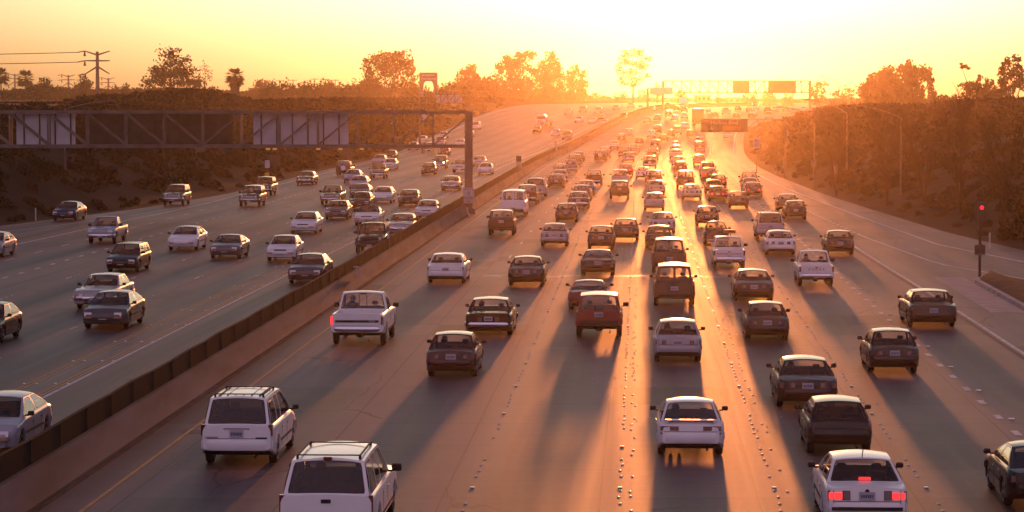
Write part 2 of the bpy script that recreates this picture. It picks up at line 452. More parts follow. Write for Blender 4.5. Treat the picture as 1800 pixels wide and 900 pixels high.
# ------------------------------------------------------------------ painted lines
M['line_w'] = noisy('worn_white_line', (.28,.27,.27), (.5,.49,.48), 1.5, .6)
M['line_y'] = noisy('worn_yellow_line', (.26,.145,.035), (.40,.22,.05), 1.5, .6)
M['line_b'] = mat('black_line', (.02,.02,.02), .8)
def strip(mb, df, w, Y0, Y1, dz=.008, m=0, step=4.0):
    n = max(1, int(math.ceil((Y1-Y0)/step))); prev = None
    for k in range(n+1):
        Y = Y0+(Y1-Y0)*k/n; d = df(Y) if callable(df) else df
        a, b = mb.vert(P(d-w/2, Y, dz)), mb.vert(P(d+w/2, Y, dz))
        if prev: mb.face((prev[0], prev[1], b, a), m)
        prev = (a, b)
lines = MB()
rE = lambda Y: np.interp(Y, [0, 116, 158, 300, 3000], [27.6, 27.1, 26.7, 26.9, 26.9])
strip(lines, 1.2, .10, 20, 900, m=1)
strip(lines, lambda Y: float(rE(Y)), .16, 20, 172); strip(lines, lambda Y: float(rE(Y))-.26, .12, 20, 172, m=2)
r2 = lambda Y: float(np.interp(Y, [100, 120, 133, 145, 174, 215], [44, 36, 32.8, 29.9, 28.2, 27.0]))
strip(lines, r2, .16, 100, 176)
r3 = lambda Y: float(np.interp(Y, [105, 120, 133, 147, 164, 199, 268, 341, 480, 570, 660, 1200], [58, 47, 39, 34.8, 32.05, 30.6, 28.2, 27.2, 27.9, 27.6, 39, 39]))
strip(lines, r3, .2, 105, 1200, step=3)
for k in range(18):
    y = 176+k*2.4*1.1; strip(lines, r2(y) if y < 215 else 27.0, .2, y, y+1.0)
for k in range(60):
    y = 60+k*3.66
    if y < 290: strip(lines, 23.75, .2, y, y+1.0)
strip(lines, lambda Y: 23.75+max(0,(Y-430))*.0, .16, 430, 620)
for k in range(30):
    y = 150+k*14.63; strip(lines, 6.1, .10, y, y+2.6)
# oncoming carriageway
strip(lines, -4.62, .14, 20, 900)
for d in (-4.82, -5.0, -5.82, -6.0): strip(lines, d, .075, 20, 900, m=1)
l2 = lambda Y: float(np.interp(Y, [60, 164, 183, 229, 700, 900], [-27, -25.2, -24.9, -23.7, -35.5, -36]))
strip(lines, l2, .16, 60, 229); strip(lines, lambda Y: float(np.interp(Y, [100, 150, 179, 200, 229, 253, 400, 520, 600, 700, 900], [-43, -36, -29.7, -26.3, -23.8, -24.2, -25.0, -29.8, -33, -36, -36.5])), .16, 100, 900)
for k in range(60):
    y = 60+k*7.3; strip(lines, -22.0, .12, y, y+2.4)
    y = 60+k*3.66
    if y < 270: strip(lines, -18.65, .2, y, y+1.1)
for k in range(22):
    y = 60+k*14.63
    for d in (-8.9, -12.1, -15.4): strip(lines, d, .1, y, y+1.2)
lo = lines.build('lane_lines', [M['line_w'], M['line_y'], M['line_b']], smooth=False); tag(lo, kind='structure')

# raised ceramic buttons and reflectors that mark the lanes
M['dot'] = mat('ceramic_button', (.62,.57,.5), .28, spec=.9)
dots = MB()
def dome(d, Y, r=.047, h=.013, n=7):
    c = P(d, Y, .004); ring0 = []; ring1 = []
    for j in range(n):
        t = 2*math.pi*j/n
        ring0.append(dots.vert((c.x+r*math.cos(t), c.y+r*math.sin(t), c.z)))
        ring1.append(dots.vert((c.x+.6*r*math.cos(t), c.y+.6*r*math.sin(t), c.z+h*.8)))
    top = dots.vert((c.x, c.y, c.z+h))
    for j in range(n):
        dots.face((ring0[j], ring0[(j+1)%n], ring1[(j+1)%n], ring1[j])); dots.face((ring1[j], ring1[(j+1)%n], top))
for d, twin in ((9.6, 0), (13.05, 1), (16.65, 1), (20.2, 0)):
    y = 56.0
    while y < 470:
        for k in range(6 if twin else 4):
            if random.random() < .86: dome(d+random.uniform(-.03,.03), y+k*1.0)
            if twin and random.random() < .55: dome(d+.28+random.uniform(-.06,.06), y+k*1.0+random.uniform(-.3,.3), .045)
        if random.random() < .8: c = P(d, y+5.4); dots.box(c.x-.05, c.x+.05, c.y-.05, c.y+.05, c.z+.003, c.z+.025)
        y += 7.3
for d in (-8.9, -12.1, -15.4):
    y = 60.0
    while y < 460:
        for k in range(4):
            if random.random() < .7: dome(d+random.uniform(-.03,.03), y+k*1.0)
        y += 14.63
for d in (-4.9, -5.9):
    for k in range(48):
        for q in (-.2, .2): dome(d+q, 62+k*7.3, .06, .03)
for k in range(52):
    c = P(24.05, 60+k*7.3); dots.box(c.x-.08, c.x+.08, c.y-.06, c.y+.06, c.z+.003, c.z+.03)
for k in range(150):                                   # broken bits of buttons kicked off the lines
    y = 72+170*random.random()**1.4; dome(random.choice((13.2, 13.2, 16.8, 20.3))+random.gauss(0, .7), y, random.uniform(.012,.03), .012, 5)
do = dots.build('raised_lane_buttons', [M['dot']], smooth=False); tag(do, kind='structure')

# ------------------------------------------------------------------ median barrier with its glare screen
def sweep(prof, Y0, Y1, step=3.0, m=0, wav=0.0):
    mb = MB(); prev = None; n = int((Y1-Y0)/step)
    for k in range(n+1):
        Y = Y0+(Y1-Y0)*k/n; x = float(xm(Y)); z = float(zrise(Y)); jz = wav*math.sin(Y*.8)+wav*.7*math.sin(Y*.37+1)
        ring = [mb.vert((x+d, Y, z+h+(jz if h > .5 else 0))) for d, h in prof]
        if prev:
            for j in range(len(prof)-1): mb.face((prev[j], ring[j], ring[j+1], prev[j+1]), m)
        else: mb.face(ring, m)
        prev = ring
    mb.face(prev[::-1], m)
    return mb
M['barrier'] = noisy('stained_barrier_concrete', (.042,.046,.055), (.092,.10,.118), .55, .75, bump=.25, stretch=(1, .35, 2.2), spec=.08)
kb = sweep([(.11,-.05), (.10,.07), (-.03,.33), (-.18,.80), (-.52,.80), (-.67,.33), (-.80,.07), (-.81,-.05)], 18, 1000)
bar_o = kb.build('median_barrier', M['barrier'], ang=20)
tag(bar_o, 'long grey concrete median barrier topped with a dark glare screen', 'barrier')
M['screen'] = noisy('dark_screen_mesh', (.006,.006,.006), (.011,.010,.009), 1.5, .9, stretch=(1,1,.3), spec=.08)
sc = sweep([(-.30,.79), (-.30,1.37), (-.40,1.37), (-.40,.79)], 18, 1000, wav=.018)
sc.build('glare_screen', M['screen'], bar_o, smooth=False)
pm = MB()
for k in range(120):
    Y = 20+k*3.05; c = P(-.27, Y); pm.box(c.x-.035, c.x-.02, Y-.03, Y+.03, c.z+.80, c.z+1.36)
pm.build('screen_posts', M['screen'], bar_o, smooth=False)['kind'] = 'stuff'
# dirt gathered along the foot of the barrier
gm = MB(); strip(gm, .19, .14, 20, 400, .006); go = gm.build('shoulder_grime', M['dirt'], smooth=False); tag(go, kind='structure')

# ------------------------------------------------------------------ gore island of the on-ramp
def island():
    top = MB(); curb = MB()
    Ys = list(np.arange(112, 133.1, 1.5)) + [133.6]
    L = [30.0 if y < 131 else 30.0+ (y-131)*.35 for y in Ys]
    Rr = [max(l+.2, float(r2(y))-1.0) for l, y in zip(L, Ys)]
    prev = None
    for y, l, r in zip(Ys, L, Rr):
        a = [curb.vert(P(l, y, 0)), curb.vert(P(l+.05, y, .15)), curb.vert(P(l+.3, y, .155))]
        t = [top.vert(P(l+.3, y, .15)), top.vert(P((l+r)/2, y, .42)), top.vert(P(r, y, .12)), top.vert(P(r+.02, y, 0))]
        if prev:
            for j in range(2): curb.face((prev[0][j], prev[0][j+1], a[j+1], a[j]))
            for j in range(3): top.face((prev[1][j], prev[1][j+1], t[j+1], t[j]))
        prev = (a, t)
    o = top.build('traffic_island', M['dirt']); tag(o, kind='structure')
    curb.build('kerb', M['curb'], o, smooth=False)
    ap = MB(); strip(ap, 29.2, 1.5, 112, 134, .006); a = ap.build('gutter_apron', M['curb'], smooth=False); tag(a, kind='structure')
island()
M['head_dim'] = mat('reverse_lamp_lens', (.10,.075,.07), .25, coat=.3)
# ------------------------------------------------------------------ vehicles
def spec(**k):
    d = dict(L=4.5, W=1.70, H=1.38, sill=.20, r=.30, yf=1.33, yr=-1.28,
             prof=[(-2.25,.88),(-1.45,.95),(.95,.89),(1.9,.80),(2.25,.70)], mode=None,
             rb=-1.75, rt=-1.0, ft=.15, fb=.95, wr=.72, bow=.10, crown=.05, pill=[.48], rslope=.10, fslope=.28,
             tail=('h',.62,.80,.42,.93), rb_col='paint', fb_col='paint', plate_z=.72, glass='glass', rglass=None, sglass=None,
             rack=False, spare=None, grille=True, bump=(.42,.62), seats=True, split_rear=False, sag=0, end_r=.13, end_f=.17,
             bed=None, mirror='trim', headrest=True, moulding=True, bumper_w=1.0, high_brake=False, hl=(.56,.70,.5,.92), arch=1.16, wtyre=.2)
    d.update(k); return d

SP = {}
SP['sedan'] = spec()
SP['sedan_round'] = spec(L=4.75, W=1.78, H=1.38, prof=[(-2.37,.86),(-1.6,.97),(1.0,.91),(1.95,.78),(2.37,.62)], rb=-1.78, rt=-.95, ft=.15, fb=1.12, yf=1.42, yr=-1.34, bow=.2, end_r=.2, end_f=.26, fslope=.4, tail=('h',.66,.82,.40,.92), wr=.69, grille=False, crown=.06)
SP['sedan_big'] = spec(L=5.1, W=1.9, H=1.41, r=.33, prof=[(-2.55,.90),(-1.6,.97),(1.05,.93),(2.2,.86),(2.55,.78)], rb=-1.72, rt=-1.2, ft=.15, fb=.95, yf=1.5, yr=-1.42, tail=('full',.68,.84,.0,.93), bump=(.43,.63), rb_col='paint', wr=.72)
SP['sedan_old'] = spec(L=4.9, W=1.80, H=1.39, r=.32, prof=[(-2.45,.90),(-1.5,.93),(1.0,.91),(2.1,.86),(2.45,.82)], rb=-1.6, rt=-1.15, ft=.1, fb=.85, yf=1.45, yr=-1.38, tail=('h',.58,.80,.25,.93), bump=(.42,.58), rb_col='chrome', fb_col='chrome', wr=.73, rslope=.02, fslope=.06, end_r=.06, end_f=.06, bumper_w=1.03)
SP['sedan_lux'] = spec(L=4.7, W=1.76, H=1.41, r=.32, prof=[(-2.35,.92),(-1.5,.98),(1.0,.92),(2.0,.82),(2.35,.70)], rb=-1.72, rt=-.98, ft=.2, fb=1.0, yf=1.42, yr=-1.36, tail=('h',.68,.88,.40,.93), bump=(.43,.62), rb_col='paint', wr=.70, plate_z=.77, end_r=.1)
SP['sedan_small'] = spec(L=4.3, W=1.66, H=1.38, prof=[(-2.15,.88),(-1.45,.95),(.95,.89),(1.8,.76),(2.15,.66)], rb=-1.72, rt=-.95, ft=.15, fb=.95, yf=1.25, yr=-1.2, tail=('h',.66,.80,.48,.92), plate_z=.73)
SP['coupe'] = spec(L=4.5, W=1.75, H=1.30, prof=[(-2.25,.86),(-1.6,.93),(.9,.88),(1.85,.74),(2.25,.58)], rb=-1.85, rt=-.75, ft=.05, fb=.95, yf=1.32, yr=-1.22, bow=.2, end_r=.2, end_f=.26, fslope=.45, pill=[.62], tail=('full',.66,.80,.0,.92), wr=.68, grille=False)
SP['sport_coupe'] = spec(L=4.4, W=1.76, H=1.23, prof=[(-2.2,.82),(-1.5,.88),(.8,.87),(1.8,.70),(2.2,.52)], rb=-1.7, rt=-.65, ft=0, fb=.95, yf=1.28, yr=-1.15, bow=.22, end_r=.24, end_f=.32, fslope=.6, pill=[.66], tail=('full',.62,.74,.0,.9), wr=.66, grille=False)
SP['hatch_coupe'] = spec(L=4.38, W=1.71, H=1.32, prof=[(-2.19,.80),(-1.85,.93),(.9,.88),(1.8,.72),(2.19,.56)], rb=-1.9, rt=-.70, ft=.05, fb=.95, yf=1.3, yr=-1.24, bow=.15, end_r=.16, end_f=.26, fslope=.45, pill=[.60], tail=('hs',.72,.83,.36,.90), wr=.70, bump=(.42,.66), plate_z=.54, grille=False)
SP['hatch'] = spec(L=4.0, W=1.67, H=1.34, prof=[(-2.0,.86),(-1.9,.92),(.95,.88),(1.65,.74),(2.0,.62)], rb=-1.86, rt=-1.15, ft=.15, fb=.98, yf=1.2, yr=-1.26, pill=[.58], tail=('full',.74,.86,.0,.93), wr=.70, bump=(.42,.68), plate_z=.55, rslope=.12, fslope=.4, rglass='dark_glass')
SP['hatch_box'] = spec(L=3.95, W=1.65, H=1.42, prof=[(-1.97,.92),(-1.85,.95),(.85,.92),(1.6,.82),(1.97,.76)], rb=-1.86, rt=-1.5, ft=.05, fb=.85, yf=1.15, yr=-1.25, pill=[.38,.70], tail=('h',.60,.84,.62,.92), wr=.74, rslope=.08, fslope=.12, fb_col='trim', rb_col='trim')
SP['wagon'] = spec(L=4.6, W=1.69, H=1.44, prof=[(-2.3,.90),(-2.2,.94),(.95,.92),(1.9,.80),(2.3,.70)], rb=-2.18, rt=-1.85, ft=.15, fb=.98, yf=1.33, yr=-1.28, pill=[.34,.62], tail=('v',.62,.92,.80,.94), wr=.73, rack=False, bump=(.42,.62), plate_z=.72)
SP['minivan'] = spec(L=4.75, W=1.84, H=1.72, r=.32, sill=.24, prof=[(-2.37,1.0),(-2.25,1.03),(1.25,1.02),(1.95,.86),(2.37,.72)], rb=-2.26, rt=-1.98, ft=.30, fb=1.42, yf=1.5, yr=-1.42, pill=[.36,.66], tail=('v',.78,1.06,.86,.965), wr=.76, rack=True, rglass='dark_glass', bump=(.42,.68), plate_z=.84, rslope=.06, end_r=.08, bow=.10, crown=.05, hl=(.62,.76,.5,.92))
SP['van_round'] = spec(L=4.45, W=1.82, H=1.78, r=.33, sill=.28, prof=[(-2.22,1.05),(-2.1,1.08),(1.2,1.05),(1.85,.90),(2.22,.74)], rb=-2.12, rt=-1.85, ft=.35, fb=1.55, yf=1.42, yr=-1.38, pill=[.36,.68], tail=('v',.92,1.12,.86,.96), wr=.76, split_rear=True, bump=(.43,.63), plate_z=.80, rslope=.07, rb_col='paint')
SP['cargo_van'] = spec(L=5.3, W=2.0, H=2.05, r=.36, sill=.34, prof=[(-2.65,1.22),(-2.55,1.25),(1.75,1.18),(2.3,1.08),(2.65,1.0)], rb=-2.58, rt=-2.45, ft=1.0, fb=1.8, yf=1.75, yr=-1.55, pill=[.30,.68], tail=('v',.86,1.14,.88,.96), wr=.82, split_rear=True, bump=(.44,.64), rb_col='trim', fb_col='chrome', plate_z=.66, rslope=.03, fslope=.1, end_r=.05, crown=.07)
SP['suv'] = spec(L=4.5, W=1.78, H=1.71, r=.36, sill=.36, prof=[(-2.25,1.06),(-2.15,1.08),(.75,1.06),(1.8,1.0),(2.25,.96)], rb=-2.16, rt=-1.95, ft=.0, fb=.72, yf=1.38, yr=-1.28, pill=[.34,.64], tail=('v',.82,1.04,.84,.955), wr=.78, bump=(.50,.68), rb_col='chrome', fb_col='chrome', plate_z=.86, rslope=.04, fslope=.05, end_r=.05, end_f=.07, hl=(.78,.92,.55,.92), arch=1.2)
SP['suv_rack'] = spec(**{**SP['suv'], 'rack':True, 'fb_col':'trim', 'hl':(.80,.94,.62,.93)})
SP['suv_big'] = spec(L=5.4, W=1.96, H=1.84, r=.38, sill=.38, prof=[(-2.7,1.10),(-2.58,1.13),(1.2,1.12),(2.3,1.06),(2.7,1.0)], rb=-2.6, rt=-2.25, ft=.35, fb=1.15, yf=1.75, yr=-1.6, pill=[.34,.66], tail=('v',.80,1.14,.88,.965), wr=.75, rack=True, rglass='dark_glass', bump=(.48,.68), rb_col='paint', plate_z=.60, rslope=.05, fslope=.05, end_r=.06, crown=.06)
SP['jeep'] = spec(L=4.2, W=1.78, H=1.66, r=.36, sill=.40, prof=[(-2.1,1.02),(-2.0,1.05),(.75,1.02),(1.7,.96),(2.1,.92)], rb=-2.02, rt=-1.82, ft=.0, fb=.70, yf=1.28, yr=-1.25, pill=[.34,.64], tail=('v',.84,1.02,.82,.95), wr=.78, bump=(.52,.68), rb_col='trim', fb_col='trim', plate_z=.92, rslope=.04, fslope=.04, end_r=.05, end_f=.05)
SP['jeep_spare'] = spec(**{**SP['jeep'], 'spare':'dark', 'W':1.74, 'H':1.70})
SP['jeep_spare_white'] = spec(**{**SP['jeep'], 'spare':'white', 'H':1.76})
SP['pickup'] = spec(L=4.75, W=1.74, H=1.63, r=.34, sill=.36, prof=[(-2.37,1.02),(-.32,1.02),(.62,1.03),(1.85,.96),(2.37,.90)], rb=-.35, rt=-.22, ft=.22, fb=.95, yf=1.5, yr=-1.42, pill=[1.0], tail=('v',.72,.98,.86,.965), wr=.76, bump=(.44,.62), rb_col='chrome', fb_col='chrome', plate_z=.52, rslope=0, fslope=.05, end_r=.04, end_f=.07, bed=.42, hl=(.74,.88,.55,.92), arch=1.2, seats=True)
SP['pickup_big'] = spec(L=5.3, W=2.0, H=1.86, r=.39, sill=.44, prof=[(-2.65,1.20),(-.45,1.20),(.70,1.20),(2.1,1.14),(2.65,1.08)], rb=-.50, rt=-.36, ft=.25, fb=1.0, yf=1.65, yr=-1.55, pill=[1.0], tail=('v',.82,1.12,.88,.97), wr=.77, bump=(.56,.74), rb_col='chrome', fb_col='chrome', plate_z=.64, rslope=0, fslope=.05, end_r=.04, end_f=.07, bed=.48, arch=1.2, high_brake=True)
SP['convertible'] = spec(soft=True, L=4.6, W=1.82, H=1.32, prof=[(-2.3,.86),(-1.4,.93),(.85,.90),(1.9,.78),(2.3,.66)], rb=-1.35, rt=-.7, ft=.0, fb=.85, yf=1.35, yr=-1.22, pill=[.7], wr=.70, bow=.14, end_f=.2, end_r=.14, fslope=.35, tail=('h',.62,.8,.5,.92))
SP['beetle'] = spec(L=4.05, W=1.55, H=1.50, r=.32, sill=.26, prof=[(-2.02,.42),(-1.8,.70),(-1.35,.92),(-.9,1.0),(.6,.96),(1.2,.88),(1.75,.70),(2.02,.44)], rb=-.95, rt=-.35, ft=.15, fb=.55, yf=1.2, yr=-1.2, pill=[.6], wr=.66, bow=.14, crown=.08, end_r=.42, end_f=.42, rslope=0, fslope=0, tail=('v',.56,.74,.74,.86), bump=(.38,.46), rb_col='chrome', fb_col='chrome', plate_z=.62, grille=False, moulding=False, bumper_w=1.05)

def lower_ring(s, y, mode):
    L, Wd = s['L'], s['W']; hw = Wd/2
    e = 0.0
    tr = max(0, (-y-(L/2-.5))/.5); tf = max(0, (y-(L/2-.6))/.6)
    w = hw*(1-s['end_r']*tr**2.2-s['end_f']*tf**2.2)
    pr = s['prof']
    zt = float(np.interp(y, [p[0] for p in pr], [p[1] for p in pr]))
    zb = s['sill']
    zb += (.20 if s['sill'] < .33 else .10)*max(0, (-y-(L/2-.55))/.55) + .08*tf
    for yc in (s['yf'], s['yr']):
        Ra = s['r']*s['arch']
        q = Ra*Ra-(y-yc)**2
        if q >= -1e-9: zb = max(zb, min(s['r']*.98+math.sqrt(max(q, 0)), zt-.14))
    zm = max(.30*zb+.70*zt-.12 if False else .54, zb+.05); zm = min(zm, zt-.10)
    c = s['crown']*.8
    z4 = max(zm+.02, zt-.11)
    half = [(0, zb), (w-.07, zb), (w-.015, zb+.035), (w, zm), (w*.988, z4), (w*.955, zt-.028), (w*.92, zt)]
    if mode == 'solid': half += [(w*.62, zt+c*.65), (w*.3, zt+c*.95), (0, zt+c)]
    elif mode == 'cabin': half += [(w*.865, zt-.005), (w*.85, zt-.2), (0, zt-.2)]
    else: half += [(w*.84, zt), (w*.835, zt-s['bed']), (0, zt-s['bed'])]
    def skew(z):
        dy = 0
        k = min(1, max(0, 1-(y+L/2)/.5)); dy += k*((.05 if z < .33 else 0)+s['rslope']*max(0, z-.58))
        k = min(1, max(0, 1-(L/2-y)/.5)); dy -= k*((.08 if z < .33 else 0)+s['fslope']*max(0, z-.50))
        return dy
    return [(x, y+skew(z), z) for x, z in half], w, zt
def rear_y(s, z): return -s['L']/2+(.05 if z < .33 else 0)+s['rslope']*max(0, z-.58)
def front_y(s, z): return s['L']/2-(.08 if z < .33 else 0)-s['fslope']*max(0, z-.50)

BODYM = ['paint', 'interior', 'trim', 'chrome']
def make_body(s):
    mb = MB(); L = s['L']
    ys = set(np.round(np.linspace(-L/2, L/2, 19), 3)); ys |= {round(-L/2+a, 3) for a in (.03,.1,.2,.35)}; ys |= {round(L/2-a, 3) for a in (.03,.1,.22,.4)}
    for yc in (s['yf'], s['yr']):
        Ra = s['r']*s['arch']
        ys |= {round(yc+Ra*math.cos(math.pi*k/8), 3) for k in range(9)}; ys |= {round(yc+Ra+.012, 3), round(yc-Ra-.012, 3)}
    ys |= {p[0] for p in s['prof']}; ys |= {round(s['rb'], 3), round(s['fb'], 3), round(s['rb']-.012, 3), round(s['fb']+.012, 3)}
    if s['bed']: ys |= {round(-L/2+.06, 3), round(-L/2+.075, 3), round(s['rb']-.10, 3), round(s['rb']-.115, 3)}
    ys = sorted(y for y in ys if -L/2-1e-6 <= y <= L/2+1e-6)
    ys2 = [ys[0]]
    for y in ys[1:]:
        if y-ys2[-1] > .006: ys2.append(y)
    ys = ys2
    prev = None; first = last = None
    for y in ys:
        mode = 'solid'
        if s['rb']-.001 <= y <= s['fb']+.001: mode = 'cabin'
        if s['bed'] and -L/2+.07 <= y <= s['rb']-.11: mode = 'bed'
        h, w, zt = lower_ring(s, y, mode)
        ring = [mb.vert(p) for p in h] + [mb.vert((-x, yy, z)) for x, yy, z in h[::-1][1:-1]]
        n = len(h); N = len(ring)
        if prev:
            pr_, pm_ = prev
            for j in range(N):
                k = (j+1) % N
                jj = j if j < n-1 else N-1-j
                m_ = 0
                if jj >= 6 and (mode == 'cabin' or pm_ == 'cabin'): m_ = 1
                if jj == 0: m_ = 2
                mb.face((pr_[j], ring[j], ring[k], pr_[k]), m_)
        prev = (ring, mode)
        if first is None: first = (ring, n)
        last = (ring, n)
    for (ring, n), rev in ((first, False), (last, True)):
        N = len(ring)
        for j in range(n-1):
            a, b = ring[j], ring[j+1]; c, d = ring[(N-j-1) % N if j+1 < n-1 else n-1], ring[(N-j) % N]
            ids = []
            for q in (a, b, c, d):
                if q not in ids: ids.append(q)
            if len(ids) >= 3: mb.face(ids if rev else ids[::-1], 0)
    # greenhouse
    def base(y):
        h, w, zt = lower_ring(s, y, 'cabin'); return w*.92, zt
    wA, zA = base(s['fb']); wC, zC = base(s['rb']); wr = s['W']/2*s['wr']; H = s['H']-s['crown']
    bow, cr = s['bow'], s['crown']
    def edge(y, w, z, by, cz):
        return lambda u: Vector((w*(2*u-1), y+by*4*u*(1-u), z+cz*4*u*(1-u)))
    fbE = edge(s['fb'], wA, zA, bow*1.1, cr*.5); ftE = edge(s['ft'], wr, H, bow*.7, cr)
    rbE = edge(s['rb'], wC, zC, -bow*.6, cr*.5); rtE = edge(s['rt'], wr, H, -bow*.45, cr)
    glass = []
    rm = 2 if s.get('soft') else 0
    def patch(P_, pane, mid, nside=7, rr=.12, m=rm):
        """P_(u,v) patch; pane (ub0,ub1,v0,v1,ut0,ut1); ring frame + pane"""
        ub0, ub1, v0, v1, ut0, ut1 = pane
        outer, inner = [], []
        cs = [(0,0),(1,0),(1,1),(0,1)]
        for i in range(4):
            a, b = cs[i], cs[(i+1) % 4]
            for k in range(nside):
                t = k/nside
                outer.append((a[0]+(b[0]-a[0])*t, a[1]+(b[1]-a[1])*t))
                # rounded inner rectangle in 0..1, corner radius rr
                px, py = a[0]+(b[0]-a[0])*t, a[1]+(b[1]-a[1])*t
                qx, qy = min(max(px, rr), 1-rr), min(max(py, rr*1.4), 1-rr*1.4)
                dx, dy = (px-qx)/rr, (py-qy)/(rr*1.4); l = math.hypot(dx, dy)
                if l > 1: px, py = qx+dx/l*rr, qy+dy/l*rr*1.4
                v = v0+(v1-v0)*py
                u0 = ub0+(ut0-ub0)*v; u1 = ub1+(ut1-ub1)*v
                inner.append((u0+(u1-u0)*px, v))
        O = [mb.vert(P_(*q)) for q in outer]; I = [mb.vert(P_(*q)) for q in inner]
        N = len(O)
        K = [mb.vert(P_(o[0]+(i[0]-o[0])*.70, o[1]+(i[1]-o[1])*.70)) for o, i in zip(outer, inner)]
        for k in range(N):
            mb.face((O[k], O[(k+1) % N], K[(k+1) % N], K[k]), m); mb.face((K[k], K[(k+1) % N], I[(k+1) % N], I[k]), 2)   # paint, then rubber seal
        g = MB(); c = (sum(q[0] for q in inner)/N, sum(q[1] for q in inner)/N)
        prv = None
        for sc_ in (1.0, .66, .33):
            rg = [g.vert(P_(c[0]+(q[0]-c[0])*sc_, c[1]+(q[1]-c[1])*sc_)) for q in inner]
            if prv:
                for k in range(N): g.face((prv[k], prv[(k+1) % N], rg[(k+1) % N], rg[k]))
            prv = rg
        cc = g.vert(P_(*c))
        for k in range(N): g.face((prv[k], prv[(k+1) % N], cc))
        glass.append((mid, g))
    patch(lambda u, v: fbE(u).lerp(ftE(u), v), (.055,.945,.05,.94,.05,.95), 'windshield', 8, .06)
    rear = lambda u, v: rbE(1-u).lerp(rtE(1-u), v)
    if s['split_rear']:
        patch(lambda u, v: rear(u*.5, v), (.14,.93,.12,.85,.15,.93), 'rear_window', 7, .12)
        patch(lambda u, v: rear(.5+u*.5, v), (.07,.86,.12,.85,.07,.85), 'rear_window', 7, .12)
    else:
        patch(rear, (.06,.94,.06,.92,.065,.935), 'rear_window', 8, .06)
    # sides
    for sx in (1, -1):
        A0 = Vector((sx*wA, s['fb'], zA)); A1 = Vector((sx*wr, s['ft'], H)); C0 = Vector((sx*wC, s['rb'], zC)); C1 = Vector((sx*wr, s['rt'], H))
        def side(u, v, sx=sx):
            p = C0.lerp(A0, u).lerp(C1.lerp(A1, u), v)
            y = p.y
            if s['rb'] < y < s['fb']:
                hb, zt = base(min(max(y, s['rb']), s['fb']))
                p.x = sx*((1-v)*max(hb, abs(C0.lerp(A0, u).x)*.98)+v*wr); p.z = p.z + (1-v)*(zt-(zC+(zA-zC)*u))
            p.x += sx*.02*math.sin(math.pi*v)
            return p
        cuts = [0]+[c for c in s['pill'] if c < 1]+[1]
        lenb, lent = s['fb']-s['rb'], s['ft']-s['rt']
        for a, b in zip(cuts, cuts[1:]):
            # vertical pillars: same y at base and roof
            def ub(c):
                return c
            yy = lambda c: s['rt']+(s['ft']-s['rt'])*c
            def bu(c): return 0 if c == 0 else 1 if c == 1 else min(.97, max(.03, (yy(c)-s['rb'])/lenb))
            b0, b1 = bu(a), bu(b)
            f = lambda u, v, b0=b0, b1=b1, a=a, b=b: side((b0+(b1-b0)*u)*(1-v)+(a+(b-a)*u)*v, v)
            sw = (b1-b0)*lenb; m0 = min(.3, .09/max(sw, .2)); m1 = min(.3, .07/max(sw, .2))
            lt = max((b-a)*lent, .12); t0 = min(.35, .07/lt)
            if s.get('blind') and a < .5: 
                patch(f, (.45,.55,.4,.6,.45,.55), 'side_window', 6, .12); continue
            patch(f if sx > 0 else (lambda u, v, f=f: f(u, v)), (m0, 1-m1, .06, .90, t0, 1-t0), 'side_window', 6, .12)
    # roof
    nu, nv = 10, 8; g = []
    for j in range(nv+1):
        v = j/nv; row = []
        for i in range(nu+1):
            u = i/nu; p = rtE(u).lerp(ftE(u), v); p.z += .022*4*v*(1-v); row.append(mb.vert(p))
        g.append(row)
    for j in range(nv):
        for i in range(nu): mb.face((g[j][i], g[j][i+1], g[j+1][i+1], g[j+1][i]), rm)
    # mouldings and door seams
    if s['moulding']:
        for sx in (1, -1):
            ya, yb = s['yr']+s['r']*s['arch']+.06, s['yf']-s['r']*s['arch']-.06
            x = sx*(s['W']/2-.004)
            mb.box(min(x, x+sx*.016), max(x, x+sx*.016), ya, yb, .50, .56, 2)
            for y in ([.12*s['L']*0+s['rb']*0+.18, -.75] if len(s['pill']) > 0 and s['pill'][0] < 1 else [-.3]):
                if ya < y < yb:
                    zt = lower_ring(s, y, 'cabin')[2]; mb.box(min(x, x+sx*.004), max(x, x+sx*.004), y-.006, y+.006, s['sill']+.1, zt-.12, 2)
                    mb.box(min(x, x+sx*.012), max(x, x+sx*.012), y+.05, y+.17, zt-.22, zt-.18, 3)
    if s['bed'] or s['sill'] > .33:                       # rear axle and its differential
        mb.tube([(-s['W']/2+.2, s['yr'], s['r']), (s['W']/2-.2, s['yr'], s['r'])], .06, 8, 2)
        mb.box(-.15, .15, s['yr']-.16, s['yr']+.16, s['r']-.13, s['r']+.13, 2, .07)
    mb.tube([(.42, rear_y(s, .25)+.9, .24), (.42, rear_y(s, .25)+.02, .23)], .03, 6, 2)
    # trunk or tailgate seam and cut lines across the rear
    z = s['bump'][1]+.03; yr_ = rear_y(s, z)-.004
    mb.box(-s['W']*.40, s['W']*.40, yr_, yr_+.01, z, z+.012, 2)
    if s['rb'] > -s['L']/2+.3 and not s['bed']:                      # trunk lid seams
        zt2 = s['prof'][0][1]-.03
        for sx in (1, -1):
            a, b_ = sorted((sx*s['W']*.395, sx*(s['W']*.395+.01)))
            y0_, y1_ = rear_y(s, s['bump'][1]), rear_y(s, zt2)
            for q in range(5):
                za, zb_ = s['bump'][1]+(zt2-s['bump'][1])*q/5, s['bump'][1]+(zt2-s['bump'][1])*(q+1)/5
                mb.box(a, b_, rear_y(s, za)-.004, rear_y(s, za)+.03, za, zb_, 2)
    return mb, glass

